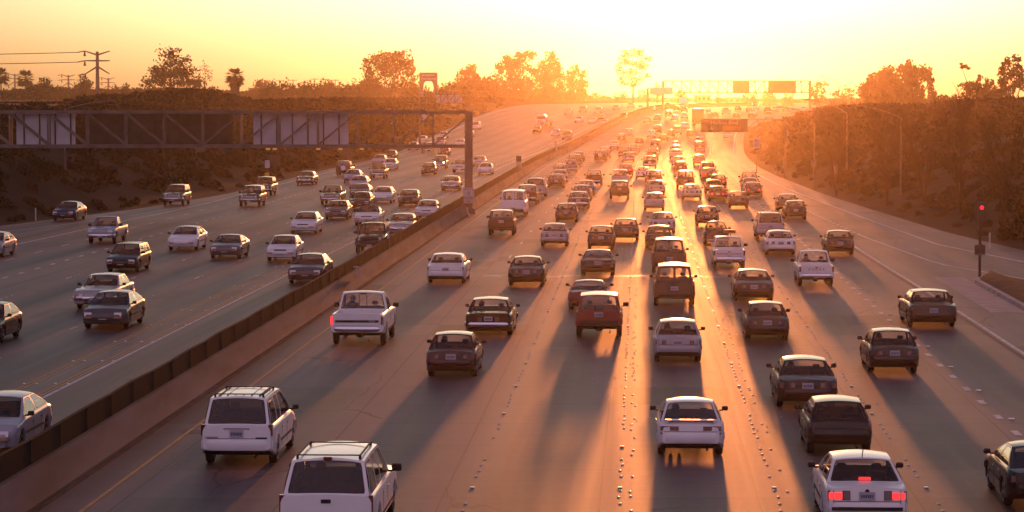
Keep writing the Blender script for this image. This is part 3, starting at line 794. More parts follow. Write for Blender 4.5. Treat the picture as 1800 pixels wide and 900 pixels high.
def tbox(mb, s, x0, x1, z0, z1, proud, rear=True, m=0, depth=.06):
    f = rear_y if rear else front_y; sg = -1 if rear else 1
    pts = []
    for z in (z0, z1):
        y = f(s, z)
        # the plan is rounded towards the corners
        for x in (x0, x1):
            t = max(0, abs(x)/(s['W']/2)-.72)/.28; yy = y - sg*.06*t*t*(1 if s['bed'] is None else .3)
            pts += [(x, yy+sg*proud, z), (x, yy-sg*depth, z)]
    i = [mb.vert(p) for p in pts]   # order: z0x0o z0x0i z0x1o z0x1i z1...
    for q in ((0,2,6,4),(1,5,7,3),(0,1,3,2),(4,6,7,5),(0,4,5,1),(2,3,7,6)): mb.face([i[k] for k in q], m)
def bumper(s, rear=True):
    mb = MB(); f = rear_y if rear else front_y; sg = -1 if rear else 1
    z0, z1 = s['bump']; hw = s['W']/2*s['bumper_w']; er = s['end_r'] if rear else s['end_f']
    path = []
    for k in range(-8, 9):
        t = k/8; x = hw*t
        y = f(s, .5) + sg*.035 - sg*(.10+er*.5)*abs(t)**6
        path.append((x*(1-er*.55*(abs(t)**3)), y))
    yl = path[-1]
    path = [(-hw*(1-.0), f(s,.5)-sg*.5)]+path+[(hw*(1-.0), f(s,.5)-sg*.5)]
    prev = None
    for k, (x, y) in enumerate(path):
        a = path[max(k-1,0)]; b = path[min(k+1, len(path)-1)]
        t = Vector((b[0]-a[0], b[1]-a[1])).normalized(); nn = Vector((t.y, -t.x))*(1 if rear else -1)
        r = []
        for o, z in ((-.07, z0), (-.01, z0+.0), (.012, z0+.05), (.012, z1-.05), (-.01, z1), (-.07, z1)):
            r.append(mb.vert((x+nn.x*o, y+nn.y*o, z)))
        if prev:
            for j in range(5): mb.face((prev[j], r[j], r[j+1], prev[j+1]))
        prev = r
    return mb
def wheel_mb(r, w=.2):
    t = MB(); t.lathe([(-w/2, r*.72), (-w/2+.01, r*.93), (-w/2+.04, r), (w/2-.04, r), (w/2-.01, r*.93), (w/2, r*.72)], 22)
    q = MB(); q.lathe([(w/2-.03, r*.70), (w/2+.002, r*.70), (w/2+.004, r*.62), (w/2-.02, r*.55), (w/2-.012, r*.2), (w/2+.01, r*.14)], 22)
    return t, q
def seat_mb(w=.46, hr=True):
    g = MB()
    g.box(-w/2, w/2, -.07, .07, -.25, .17, 0, .05)
    if hr: g.box(-.11, .11, -.04, .04, .19, .34, 0, .04)
    return g

TEXT_CACHE = {}
def text_mb(txt, size, ext=.003):
    """flat lettering in the x-z plane, read from -y, centred"""
    key = (txt, size)
    if key in TEXT_CACHE: return TEXT_CACHE[key]
    cu = bpy.data.curves.new('lettering', 'FONT'); cu.body = txt; cu.size = size; cu.align_x = 'CENTER'; cu.align_y = 'CENTER'; cu.extrude = ext; cu.resolution_u = 2
    o = bpy.data.objects.new('lettering', cu); COL.objects.link(o)
    bpy.context.view_layer.update()
    me = bpy.data.meshes.new_from_object(o.evaluated_get(bpy.context.evaluated_depsgraph_get()))
    mb = MB()
    for v in me.vertices: mb.v.append((v.co.x, -v.co.z, v.co.y))
    for p in me.polygons: mb.f.append(tuple(p.vertices)); mb.m.append(0)
    bpy.data.objects.remove(o); bpy.data.curves.remove(cu); bpy.data.meshes.remove(me)
    TEXT_CACHE[key] = mb
    return mb

MODEL = {}
def model(key):
    """list of (part name, mesh builder, materials, offset, rz, parent index)"""
    if key in MODEL: return MODEL[key]
    s = SP[key]; parts = []
    body, glass = make_body(s)
    parts.append(('body', body, BODYM, (0,0,0), 0, None))
    for nm, g in glass:
        gm_ = 'windshield' if nm == 'windshield' else s['rglass'] if nm == 'rear_window' and s['rglass'] else s['sglass'] if nm == 'side_window' and s['sglass'] else s['glass']
        parts.append((nm, g, [gm_], (0,0,0), 0, None))
    parts.append(('bumper', bumper(s, True), [s['rb_col']], (0,0,0), 0, None))
    parts.append(('bumper', bumper(s, False), [s['fb_col']], (0,0,0), 0, None))
    tw, tr_ = wheel_mb(s['r'], s['wtyre'])
    for sx in (1, -1):
        for y in (s['yf'], s['yr']):
            i = len(parts)
            parts.append(('wheel', tw, ['tyre'], (sx*(s['W']/2-.125), y, s['r']), 0 if sx > 0 else math.pi, None))
            parts.append(('rim', tr_, ['rim'], (0,0,0), 0, i))
    k, z0, z1, a, b = s['tail']; hw = s['W']/2
    if k == 'full':
        g = MB(); tbox(g, s, -hw*b, hw*b, z0, z1, .012); parts.append(('tail_light', g, ['tail'], (0,0,0), 0, None))
    else:
        for sx in (1, -1):
            g = MB(); x0, x1 = sorted((sx*hw*a, sx*hw*b)); tbox(g, s, x0, x1, z0, z1, .012)
            parts.append(('tail_light', g, ['tail'], (0,0,0), 0, None))
        if k == 'h':
            for sx in (1, -1):
                g = MB(); x0, x1 = sorted((sx*hw*(a+.02), sx*hw*(a+(b-a)*.28))); tbox(g, s, x0, x1, z0+.02, z1-.02, .017); parts.append(('reverse_lamp', g, ['head_dim'], (0,0,0), 0, len(parts)-(2 if sx > 0 else 2)))
        if k == 'hs':
            g = MB(); tbox(g, s, -hw*.9, hw*.9, z0-.085, z0-.05, .012); parts.append(('reflector_strip', g, ['tail'], (0,0,0), 0, None))
    g = MB(); tbox(g, s, -.165, .165, s['plate_z']-.085, s['plate_z']+.085, .03, depth=.02); parts.append(('license_plate', g, ['plate'], (0,0,0), 0, None))
    g = MB()
    for q in range(6): g.box(-.13+q*.045, -.10+q*.045, rear_y(s, s['plate_z'])-.034, rear_y(s, s['plate_z'])-.03, s['plate_z']-.045, s['plate_z']+.03)
    parts.append(('plate_number', g, ['platetext'], (0,0,0), 0, len(parts)-1))
    hz0, hz1, ha, hb_ = s['hl']
    for sx in (1, -1):
        g = MB(); x0, x1 = sorted((sx*hw*ha, sx*hw*hb_*(1-s['end_f']*.4))); tbox(g, s, x0, x1, hz0, hz1, .012, False); parts.append(('headlight', g, ['head'], (0,0,0), 0, None))
        g = MB(); tbox(g, s, x0, x1, s['bump'][0]+.06, s['bump'][0]+.12, .06, False); parts.append(('turn_signal', g, ['amber'], (0,0,0), 0, None))
    if s['grille']:
        g = MB(); tbox(g, s, -hw*(ha-.06), hw*(ha-.06), hz0, hz1, .008, False, depth=.03)
        for q in range(5):
            zz = hz0+.01+(hz1-hz0-.02)*q/4.0; tbox(g, s, -hw*(ha-.07), hw*(ha-.07), zz-.006, zz+.006, .018, False, 1, .02)
        parts.append(('grille', g, ['trim', 'chrome' if s['fb_col'] == 'chrome' else 'trim'], (0,0,0), 0, None))
    g = MB(); tbox(g, s, -.16, .16, .42, .54, .05, False, depth=.02); parts.append(('license_plate', g, ['plate'], (0,0,0), 0, None))
    h, w, zt = lower_ring(s, s['fb']-.22, 'cabin')
    ms = 1.35 if s['sill'] > .3 else 1.0
    for sx in (1, -1):
        g = MB(); x0, x1 = sorted((sx*(w*.93), sx*(w+.03))); g.box(x0, x1, -.02, .03, .0, .04, 0)
        x0, x1 = sorted((sx*(w+.01), sx*(w+.01+.16*ms))); g.box(x0, x1, -.035, .06, .01, .01+.12*ms, 0, .025)
        parts.append(('side_mirror', g, [s['mirror']], (0, s['fb']-.28, zt+.01), 0, None))
    if s['seats']:
        zs = min(zt, 1.0); top = s['H']-.10
        yS = (s['ft']+s['fb'])/2-.75 if not s['bed'] else s['rb']+.28
        g = seat_mb()
        for sx in (1, -1):
            parts.append(('seat', g, ['interior'], (sx*s['W']*.215, yS, min(zt-.02, top-.48)), 0, None))
        if not s['bed'] and key not in ('convertible',):
            g2 = MB(); g2.box(-s['W']*.37, s['W']*.37, -.08, .08, -.2, .03, 0, .05)
            for x in (-.33, .33): g2.box(x-.10, x+.10, -.04, .03, .02, .09, 0, .03)
            parts.append(('rear_seat', g2, ['interior'], (0, max(s['rb']+.45, yS-.95), zt-.05), 0, None))
    if s['rack']:
        g = MB(); x = hw*s['wr']-.10; z = s['H']-s['crown']*.4+.06; y0, y1 = s['rt']+.12, s['ft']-.35
        for sx in (1, -1):
            g.bar((sx*x, y0, z), (sx*x, y1, z), .03, .03)
            for y in (y0, y1): g.bar((sx*x, y, z), (sx*x, y, z-.10), .05, .05)
        for y in (y0+.05, y1-.1): g.bar((-x, y, z), (x, y, z), .03, .025)
        parts.append(('roof_rack', g, ['trim'], (0,0,0), 0, None))
    if s['high_brake']:
        g = MB(); g.box(-.14, .14, s['rt']-.10, s['rt']-.02, s['H']-s['crown']-.035, s['H']-s['crown']+.02); parts.append(('brake_light', g, ['tail'], (0,0,0), 0, None))
    if s['spare']:
        t, q = MB(), MB(); t.lathe([(-.2, .22), (-.19, .34), (-.14, .37), (-.03, .37), (0, .30)], 22, axis='y'); q.lathe([(-.205, .30), (-.215, .27), (-.22, .05)], 20, axis='y')
        i = len(parts); zc = .96
        parts.append(('spare_wheel', t, ['tyre'], (.0, rear_y(s, zc)-.01, zc), 0, None))
        parts.append(('wheel_cover', q, ['white' if s['spare'] == 'white' else 'rim'], (0,0,0), 0, i))
    MODEL[key] = parts
    return parts

MESH = {}
def pmesh(key, idx, part):
    k = (key, idx)
    if k not in MESH: MESH[k] = part[1].mesh(part[0], [M[m] for m in part[2]])
    return MESH[k]
FUSED = {}
def fused(key):
    if key in FUSED: return FUSED[key]
    names, mb = [], MB(); parts = model(key); offs = []
    for nm, g, mats, off, rz, par in parts:
        o = Vector(off) + (offs[par] if par is not None else Vector((0,0,0))); offs.append(o)
        for m in mats:
            if m not in names: names.append(m)
        mb.add(g, o, rz if par is None else (parts[par][4]), {i: names.index(m) for i, m in enumerate(mats)})
    FUSED[key] = mb.mesh(key, [M[m] for m in names]); return FUSED[key]

KIND = dict(sedan='sedan', sedan_round='sedan', sedan_big='sedan', sedan_old='sedan', sedan_lux='sedan', sedan_small='sedan', coupe='coupe', sport_coupe='coupe', hatch_coupe='coupe',
            hatch='hatchback', hatch_box='hatchback', wagon='station_wagon', minivan='minivan', van_round='passenger_van', cargo_van='cargo_van', suv='sport_utility_vehicle', suv_rack='sport_utility_vehicle',
            suv_big='sport_utility_vehicle', jeep='sport_utility_vehicle', jeep_spare='sport_utility_vehicle', jeep_spare_white='sport_utility_vehicle', pickup='pickup_truck', pickup_big='pickup_truck',
            convertible='convertible', beetle='small_car')
CAT = dict(sedan='car', coupe='car', hatchback='car', station_wagon='car', minivan='van', passenger_van='van', cargo_van='van', sport_utility_vehicle='car', pickup_truck='pickup truck', convertible='car', small_car='car')
COLOURS = dict(white=(.64,.645,.65), silver=(.30,.30,.33), grey=(.085,.085,.095), dark=(.009,.007,.008), black=(.006,.005,.005), maroon=(.03,.005,.005), red=(.17,.010,.007), brown=(.022,.011,.008),
               tan=(.28,.22,.16), bronze=(.075,.06,.056), blue=(.18,.22,.33), navy=(.02,.025,.05), cream=(.5,.46,.38), plum=(.014,.007,.008))
G_OUT, G_IN = 'cars driving away towards the sunset', 'cars coming the other way beyond the barrier'
def place(side, px, py, key, colour, label, far=None, brake=(), yaw=0.0, lit=False, shift=0.0):
    s = SP[key]; Y, d = ground_hit(px, py)
    base = P(d, Y); h = heading(Y)
    if side == 'L': h += math.pi
    h += yaw
    ax = s['yr'] if side == 'R' else s['yf']            # the axle that stands on the clicked point
    fw = Vector((-math.sin(h), math.cos(h), 0)); loc = base - fw*ax
    dd = loc.x-float(xm(loc.y)); loc.z = float(zr(dd, loc.y))
    pitch = math.atan2(float(zr(dd, loc.y+2))-float(zr(dd, loc.y-2)), 4.0)*(1 if side == 'R' else -1)
    sc = F_PX/Y
    kind = KIND[key]; grp = G_OUT if side == 'R' else G_IN
    col = (*COLOURS[colour], 1)
    if far is None: far = sc < 13.0
    if far:
        o = bpy.data.objects.new(kind, fused(key)); COL.objects.link(o); o.location = loc; o.rotation_euler = (pitch, 0, h); o.color = col
        return tag(o, label, CAT[kind], grp)
    e = empty(kind, loc, h); e.rotation_euler = (pitch, 0, h); tag(e, label, CAT[kind], grp)
    objs = []; nt = 0
    for i, pt in enumerate(model(key)):
        nm, g, mats, off, rz, par = pt
        me = pmesh(key, i, pt)
        if nm in ('tail_light', 'brake_light') and (nt in brake or (nm == 'brake_light' and 'high' in brake)):
            kk = (key, i, 'lit')
            if kk not in MESH: MESH[kk] = g.mesh(nm, [M['brake']])
            me = MESH[kk]
        if nm == 'headlight' and lit:
            kk = (key, i, 'lit')
            if kk not in MESH: MESH[kk] = g.mesh(nm, [M['headlit']])
            me = MESH[kk]
        if nm == 'tail_light': nt += 1
        o = bpy.data.objects.new(nm, me); COL.objects.link(o)
        o.parent = e if par is None else objs[par]; o.location = off; o.rotation_euler = (0, 0, rz); o.color = col
        if nm == 'tail_light' and me.materials[0] is M['brake']: o['label'] = 'lit red tail light'
        if nm == 'headlight' and lit: o['label'] = 'lit headlight'
        objs.append(o)
    return e
# ------------------------------------------------------------------ vegetation
def zt_at(X, Y): return float(terrain(np.array([X-float(xm(Y))]), np.array([float(Y)]))[0])
def leaf_quads(C, size, rng, up=.3, asp=1.6):
    """quads at points C (n,3) with random orientation"""
    n = len(C)
    a = rng.normal(size=(n,3)); a /= np.linalg.norm(a, axis=1)[:,None]
    b = rng.normal(size=(n,3)); b[:,2] -= up; b -= (a*b).sum(1)[:,None]*a; b /= np.linalg.norm(b, axis=1)[:,None]
    s = size*rng.uniform(.6, 1.35, n)[:,None]
    a = a*s*.5; b = b*s*.5*asp
    V = np.stack([C-a*.9-b*.2, C+b*-1.0, C+a*.9-b*.1, C+b], 1).reshape(-1,3)
    F = np.arange(n*4).reshape(-1,4)
    return V, F
def clump_points(cl, dens, rng, shell=.55):
    pts = []
    for (x,y,z,rx,ry,rz) in cl:
        n = max(8, int(dens*(rx*ry*rz)**(2/3)*4))
        d = rng.normal(size=(n,3)); d /= np.linalg.norm(d, axis=1)[:,None]
        r = (shell+(1-shell)*rng.random(n))**.8
        # smaller tufts inside the clump leave gaps
        k = max(6, int(9*(rx*rz)**.5)); tc = rng.normal(size=(k,3)); tc /= np.linalg.norm(tc, axis=1)[:,None]; tc *= rng.uniform(.35, 1.0, (k,1))
        pick = rng.integers(0, k, n); p = tc[pick]+d*r[:,None]*rng.uniform(.28,.52, k)[pick][:,None]
        pts.append(p*np.array([rx,ry,rz])+np.array([x,y,z]))
    return np.concatenate(pts)
def tree(name, label, cat, px, base_py, Y, ell, leaf, mat_='leaf', dens=5.5, group=None, trunk_r=.3, seed=0, lean=0.0, shell=.5, grow=1.12):
    """ell: crown clumps as (px, py, rx, ry) measured on the photograph at distance Y, given real depth"""
    rng = np.random.default_rng(seed+int(px)); s = F_PX/Y
    X = (px-900)/s; z0 = zt_at(X, Y)-.2
    e = empty(name, (X, Y, z0)); tag(e, label, cat, group)
    cl = []
    for (cx, cyy, rx, ry) in ell:
        w = at(cx, cyy, Y); rxm, rzm = rx*grow/s, ry*grow/s
        cl.append((w.x-X, rng.uniform(-.5,.5)*rxm, w.z-z0, rxm, rxm*rng.uniform(.8,1.1), rzm))
    pts = clump_points(cl, 1.7*dens/(leaf*leaf)*.5, rng, shell)
    V, F = leaf_quads(pts, leaf, rng)
    me = np_mesh('crown', V, F, M[mat_]); o = bpy.data.objects.new('crown', me); o.parent = e; COL.objects.link(o)
    tb = MB(); top = max(c[2] for c in cl); mid = sum(c[0] for c in cl)/len(cl)
    fork = Vector((mid*.35+lean, 0, min(c[2]-c[5] for c in cl)*.6+top*.12))
    fork.z = max(fork.z, 1.0)
    tb.tube([(0,0,0), (mid*.1, 0, fork.z*.5), fork], [trunk_r*1.25, trunk_r, trunk_r*.85], 7)
    for c in cl:
        p = Vector(c[:3]); q = fork.lerp(p, .5)+Vector((rng.normal()*.3, rng.normal()*.3, -.12*(p-fork).length))
        tb.tube([fork, q, p, p+Vector((0,0,c[5]*.6))], [trunk_r*.6, trunk_r*.38, trunk_r*.2, .03], 5)
        for k in range(5):
            d = Vector(rng.normal(size=3)); d.normalize(); tb.tube([p-Vector((0,0,c[5]*.2)), p+Vector((d.x*c[3], d.y*c[4], d.z*c[5]))*.8], [trunk_r*.16, .02], 4)
    tb.build('trunk', M['bark'], e, ang=60)
    return e
def palm(label, px, top_py, base_py, Y, crown_px, fat=1.0, group='palms on the left skyline'):
    rng = np.random.default_rng(int(px)*3+1); s = F_PX/Y
    t = at(px, top_py, Y); X = t.x; z0 = zt_at(X, Y)-.2; cr = crown_px/s/2
    H = t.z-z0-cr*.75
    e = empty('palm_tree', (X, Y, z0)); tag(e, label, 'tree', group)
    tb = MB(); tb.tube([(0,0,0), (.1,0,H*.5), (0,0,H)], [.34,.26,.24], 8); tb.build('trunk', M['bark'], e, ang=60)
    if fat > 1:
        sk = MB(); sk.lathe([(-cr*2.2, .32), (-cr*1.7, cr*.30), (-cr*.7, cr*.42), (-.1*cr, cr*.34), (.1*cr, cr*.1)], 12, axis='z', c=(0,0,H)); sk.build('dead_frond_skirt', M['thatch'], e, ang=60)
    V = []; F = []
    for k in range(int(70*fat)):
        az = rng.uniform(0, 2*math.pi); el = rng.uniform(-.75 if fat == 1 else -1.25, 1.25); L = cr*rng.uniform(.8,1.08)
        d = np.array([math.cos(az)*math.cos(el), math.sin(az)*math.cos(el), math.sin(el)])
        side = np.array([-math.sin(az), math.cos(az), 0])
        for j in range(7):                                       # fan leaf split into blades
            a = (j-3)*.26; dd = d*math.cos(a)+side*math.sin(a); w = L*.085
            p0 = np.array([0,0,H])+d*L*.45; p1 = p0+dd*L*.55; p1[2] -= L*.12*(1+abs(a))
            up = np.cross(dd, side) if abs(a) < .01 else np.cross(dd, np.cross(d, side)); 
            sv = np.cross(dd, np.array([0,0,1.])); sv /= np.linalg.norm(sv)+1e-6
            b = len(V); V += [p0-sv*w*.4, (p0+p1)/2-sv*w, p1, (p0+p1)/2+sv*w]; F.append((b,b+1,b+2,b+3))
        b = len(V); c = np.array([0,0,H]); V += [c-side*.04, c+d*L*.5-side*.03, c+d*L*.5+side*.03, c+side*.04]; F.append((b,b+1,b+2,b+3))
    me = np_mesh('fronds', np.array(V), np.array(F), M['palm']); o = bpy.data.objects.new('crown', me); o.parent = e; COL.objects.link(o)
    return e

G_T = 'trees along the sunset skyline'
T = []
# left skyline
palm('tall thin fan palm at the very left edge of the skyline', 1, 119, 188, 1000, 40)
palm('fan palm with a ragged round head between two small pylons', 45, 123, 190, 1000, 40)
palm('stout fan palm with a thick skirt standing right of the big round tree', 413, 119, 190, 640, 42, 1.5)
tree('broadleaf_tree', 'large airy round tree with gaps, tallest broadleaf tree of the left skyline', 'tree', 300, 182, 700, [(300,112,26,26),(322,118,20,18),(278,130,20,15),(262,146,17,10),(300,138,32,16),(330,140,22,18),(304,94,12,11),(345,152,14,10)], .5, dens=2.6, group=G_T, seed=1)
tree('bare_tree', 'thin nearly leafless tree just right of the big round tree', 'tree', 358, 182, 760, [(358,118,9,12),(366,132,10,10),(352,140,10,10)], .35, dens=.6, group=G_T, seed=2, trunk_r=.2)
tree('broad_dark_tree', 'big dense tree with a wide domed crown left of the arch sign', 'tree', 690, 188, 800, [(668,108,26,16),(700,103,26,14),(722,118,15,17),(652,132,15,24),(688,124,34,16),(660,150,18,16),(716,146,16,20),(692,150,14,12),(640,150,8,10)], .55, dens=4.6, grow=1.02, group=G_T, seed=3, trunk_r=.5)
for k, (px, py, w, h, lab) in enumerate(((60,160,16,14,'low pinkish tree between the two left palms and the first pylon'),(78,152,14,13,'rounded hazy tree right of the second palm'),(100,162,16,9,'low hazy tree clump beside a small pylon'),(147,152,13,14,'narrow hazy tree just left of the big pylon'),(203,158,6,10,'small wispy tree right of the big pylon'),(220,158,8,10,'small upright tree left of the big round tree'),
        (372,163,16,9,'low tree tuft left of the stout palm'),(458,160,19,17,'dark rounded tree right of the stout palm'),(520,163,12,10,'dark shrubby tree in the middle of the left skyline'),(536,160,11,14,'upright dark tree beside the wooden power poles'),(556,166,12,11,'low dark tree right of the power poles'),(598,165,20,13,'bushy tree sloping up toward the wide domed tree'),(622,158,14,14,'pale tree close against the wide domed tree'))):
    tree('skyline_tree', lab, 'tree', px, 186, 900+40*(k % 5), [(px,py,w*.8,h*.9),(px-w*.6,py+h*.4,w*.6,h*.7),(px+w*.6,py+h*.3,w*.6,h*.7),(px,py+h*.9,w*1.1,h*.6)], .6, dens=4.2, grow=1.35, group=G_T, seed=k)
for k, (px, py, w, h, lab) in enumerate(((474,172,14,12,'dark tree low against the gantry, under the first utility poles'),(500,174,14,11,'squat dark tree between the second and third utility poles'),(545,174,18,12,'broad dark tree below the dark upright tree'),(578,172,16,12,'dense reddish tree below the right utility poles'),(612,176,18,13,'dense reddish tree at the left foot of the wide domed tree'),(648,176,18,14,'dense tree directly under the left edge of the wide dome'),(728,172,13,14,'dense tree between the wide domed tree and the arch sign'),(742,180,14,9,'low dense tree at the left leg of the arch sign'),(772,178,12,10,'low dense tree at the right leg of the arch sign'),(800,178,18,11,'low dense tree behind the pale board back'),(845,176,18,13,'low dense tree below the sloping eucalyptus'))):
    py -= 11; h *= 1.6; w *= 1.2
    tree('skyline_tree', lab, 'tree', px, 190, 740+25*(k % 4), [(px,py,w*.8,h*.9),(px-w*.6,py+h*.4,w*.6,h*.7),(px+w*.6,py+h*.3,w*.6,h*.7),(px,py+h*.9,w*1.1,h*.7)], .55, dens=5, grow=1.2, group=G_T, seed=80+k)
# centre, towards the sun
tree('eucalyptus', 'sloping eucalyptus rising right of the arch sign', 'tree', 820, 190, 820, [(828,126,9,11),(818,140,14,12),(836,142,10,12),(806,154,16,11),(788,164,18,10),(826,160,20,14),(850,152,10,12)], .5, 'leaf2', dens=5.5, grow=1.35, group=G_T, seed=4)
tree('eucalyptus', 'dark rounded eucalyptus at the left foot of the tall grove', 'tree', 866, 190, 840, [(866,146,16,13),(858,162,18,14),(880,160,14,14),(868,178,22,12)], .5, 'leaf2', dens=5.5, grow=1.35, group=G_T, seed=5)
tree('eucalyptus', 'tall ragged eucalyptus at the left of the central grove', 'tree', 895, 190, 850, [(890,108,11,11),(880,122,10,10),(898,122,10,12),(912,102,12,10),(930,98,12,8),(915,120,18,13),(905,142,18,16),(925,150,18,18),(900,170,18,14)], .5, 'leaf2', dens=5.5, grow=1.12, group=G_T, seed=6, trunk_r=.4)
tree('eucalyptus', 'tallest spiky eucalyptus in the middle of the central grove', 'tree', 965, 190, 860, [(968,97,9,9),(962,112,12,11),(978,116,9,12),(950,124,14,12),(972,132,16,14),(955,145,18,16),(985,142,12,16),(965,165,24,16)], .5, 'leaf2', dens=5.5, grow=1.12, group=G_T, seed=7, trunk_r=.4)
tree('eucalyptus', 'orange backlit eucalyptus at the right end of the central grove', 'tree', 1010, 190, 880, [(1012,124,8,9),(1026,132,8,8),(1004,138,12,12),(1024,146,10,13),(1008,156,16,14),(998,170,18,12),(1024,166,10,12)], .5, 'leaf2', dens=5.5, grow=1.12, group=G_T, seed=8)
tree('tall_pale_tree', 'tall airy golden tree in front of the sun glare', 'tree', 1112, 190, 900, [(1105,94,16,7),(1122,92,12,6),(1136,102,10,6),(1096,106,10,8),(1118,112,22,6),(1088,122,9,10),(1108,128,16,7),(1130,118,12,5),(1096,142,12,8),(1120,140,10,6),(1138,132,8,5)], .45, 'leaf2', dens=2.0, group=G_T, seed=9, trunk_r=.35)
for k, (px, py, w, h, lab) in enumerate(((1046,168,9,8,'small round golden tree left of the tall airy tree'),(1062,174,16,9,'low golden bush tree at the foot of the tall airy tree'),(1090,172,14,14,'leafy golden tree directly under the tall airy tree'),(1130,168,12,14,'golden tree just left of the cantilever sign'),(1155,155,8,14,'narrow golden tree behind the cantilever sign'),(1198,166,12,13,'bright golden tree under the far gantry'),
        (1262,172,8,8,'feathery golden tree between the two dark blocks'),(1310,170,7,13,'first small conical cypress under the far gantry'),(1324,171,8,12,'second small conical cypress under the far gantry'),(1352,168,14,14,'golden tree behind the right panel of the far gantry'),(1385,172,12,12,'golden tree left of the far gantry post'))):
    tree('backlit_tree', lab, 'tree', px, 190, 980+25*(k % 4), [(px,py,w*.7,h*.8),(px-w*.5,py+h*.4,w*.5,h*.6),(px+w*.5,py+h*.3,w*.5,h*.6),(px,py+h*.9,w,h*.5)], .5, 'leaf2', dens=2.6, group=G_T, seed=20+k)
# right skyline
tree('leaning_tree', 'windswept orange tree just right of the far gantry', 'tree', 1440, 192, 800, [(1450,146,10,6),(1438,152,12,7),(1430,162,10,8),(1448,160,8,5),(1440,175,14,12)], .4, 'leaf2', dens=2.2, group=G_T, seed=40)
tree('leaning_tree', 'flat topped orange tree left of the big right clump', 'tree', 1480, 192, 790, [(1472,164,11,6),(1494,157,9,6),(1484,168,14,6),(1470,178,12,8),(1496,170,6,5)], .4, 'leaf2', dens=2.2, group=G_T, seed=41)
tree('massive_tree', 'huge dense orange tree clump, the largest crown on the right', 'tree', 1580, 205, 560, [(1562,134,18,12),(1592,122,14,12),(1540,148,18,14),(1524,166,16,14),(1570,158,30,20),(1605,140,16,18),(1545,180,30,18),(1590,180,26,18),(1622,128,10,10),(1614,160,10,14)], .5, dens=6.5, grow=1.35, group=G_T, seed=42, trunk_r=.6)
tree('eucalyptus', 'slim drooping eucalyptus on the right side of the huge clump', 'tree', 1636, 205, 560, [(1628,124,9,9),(1634,140,7,9),(1638,156,6,9),(1640,168,6,9),(1626,180,9,10)], .4, 'leaf2', dens=4, grow=1.5, group=G_T, seed=43)
tree('broadleaf_tree', 'sprawling tree with long bare branches near the right edge', 'tree', 1725, 215, 430, [(1702,150,11,5),(1716,152,9,6),(1726,162,13,7),(1738,148,6,10),(1712,168,12,8),(1752,160,10,9),(1740,172,16,8),(1722,138,4,4),(1692,119,6,4)], .33, 'leaf2', dens=4.5, grow=1.75, group=G_T, seed=44, trunk_r=.22)
tree('eucalyptus', 'tall loose eucalyptus close to the right edge of the photo', 'tree', 1775, 215, 420, [(1780,112,10,8),(1768,124,8,9),(1764,140,8,10),(1778,134,8,8),(1790,126,8,8),(1772,156,10,9),(1788,150,8,8),(1797,140,5,12)], .33, 'leaf2', dens=4.5, grow=1.6, group=G_T, seed=45, trunk_r=.25)
for k, (px, py, w, h, lab) in enumerate(((1652,176,12,10,'low rounded tree right of the huge clump'),(1672,178,16,9,'broad low tree with a domed top in the right background'),(1698,174,5,12,'small dark cypress beside the sprawling tree'),(1760,190,26,14,'wide dark tree mass under the tall loose eucalyptus'),(1795,192,18,14,'dark low tree cut by the right edge'),(1612,196,16,10,'dark low tree below the huge clump'))):
    tree('skyline_tree', lab, 'tree', px, 205, 480+15*k, [(px,py,w*.8,h*.9),(px-w*.6,py+h*.4,w*.6,h*.7),(px+w*.6,py+h*.3,w*.6,h*.7),(px,py+h*.9,w*1.1,h*.7)], .4, dens=5, grow=1.3, group=G_T, seed=60+k)

tree('dark_bush', 'big dark rounded bush at the right edge above the ramp', 'shrub', 1790, 440, 168, [(1792,360,26,34),(1775,392,20,30),(1800,400,26,36),(1785,425,28,22),(1808,345,18,24)], .2, 'brush', dens=4, seed=99, trunk_r=.12)
# shrubs and bare saplings on the right bank
def bare_shrub(label, px, base_py, Y, hpx, wpx, seed):
    rng = random.Random(seed); s = F_PX/Y; X = (px-900)/s; z0 = zt_at(X, Y)-.1
    e = empty('bare_shrub', (X, Y, z0)); tag(e, label, 'shrub', 'leafless shrubs on the right bank')
    H = CAM_H+(HOR-base_py+hpx)/s-z0; H = max(2.5, H); Wd = wpx/s/2
    tr, tw = MB(), MB()
    for q in range(6):
        az = rng.uniform(0, 6.28); top = Vector((math.cos(az)*Wd*.55, math.sin(az)*Wd*.55, H*rng.uniform(.7,.9)))
        mid = top*.45+Vector((0,0,.08*H)); tr.tube([(0,0,0), mid, top], [.06,.04,.015], 5)
        for k in range(13):
            t = rng.uniform(.25, 1); p = Vector((0,0,0)).lerp(mid, t*2) if t < .5 else mid.lerp(top, t*2-1)
            a2 = az+rng.uniform(-1.3,1.3); l = H*rng.uniform(.14,.32)
            q1 = p+Vector((math.cos(a2)*.5, math.sin(a2)*.5, .9))*l
            tw.tube([p, p.lerp(q1,.5)+Vector((math.cos(a2),math.sin(a2),0))*l*.1, q1], [.03,.02,.008], 3, cap=False)
            for j in range(4):
                u = rng.uniform(.3,1); p2 = p.lerp(q1, u); a3 = a2+rng.uniform(-1.6,1.6); l2 = l*rng.uniform(.3,.6)
                tw.tube([p2, p2+Vector((math.cos(a3)*.6, math.sin(a3)*.6, .8))*l2], [.014,.006], 3, cap=False)
    tr.build('stems', M['twig'], e); tw.build('twigs', M['twig'], e)
for k, a in enumerate((('spreading leafless shrub left of the middle right lamp post', 1470, 300, 245, 110, 80), ('tall leafless shrub between the two right lamp posts', 1560, 330, 225, 160, 100), ('leafless shrub just right of the nearest right lamp post', 1625, 330, 215, 130, 90), ('tallest leafless shrub on the right bank', 1690, 330, 195, 175, 120), ('leafless shrub near the right edge above the signal', 1765, 360, 180, 150, 100))):
    bare_shrub(*a, seed=k)

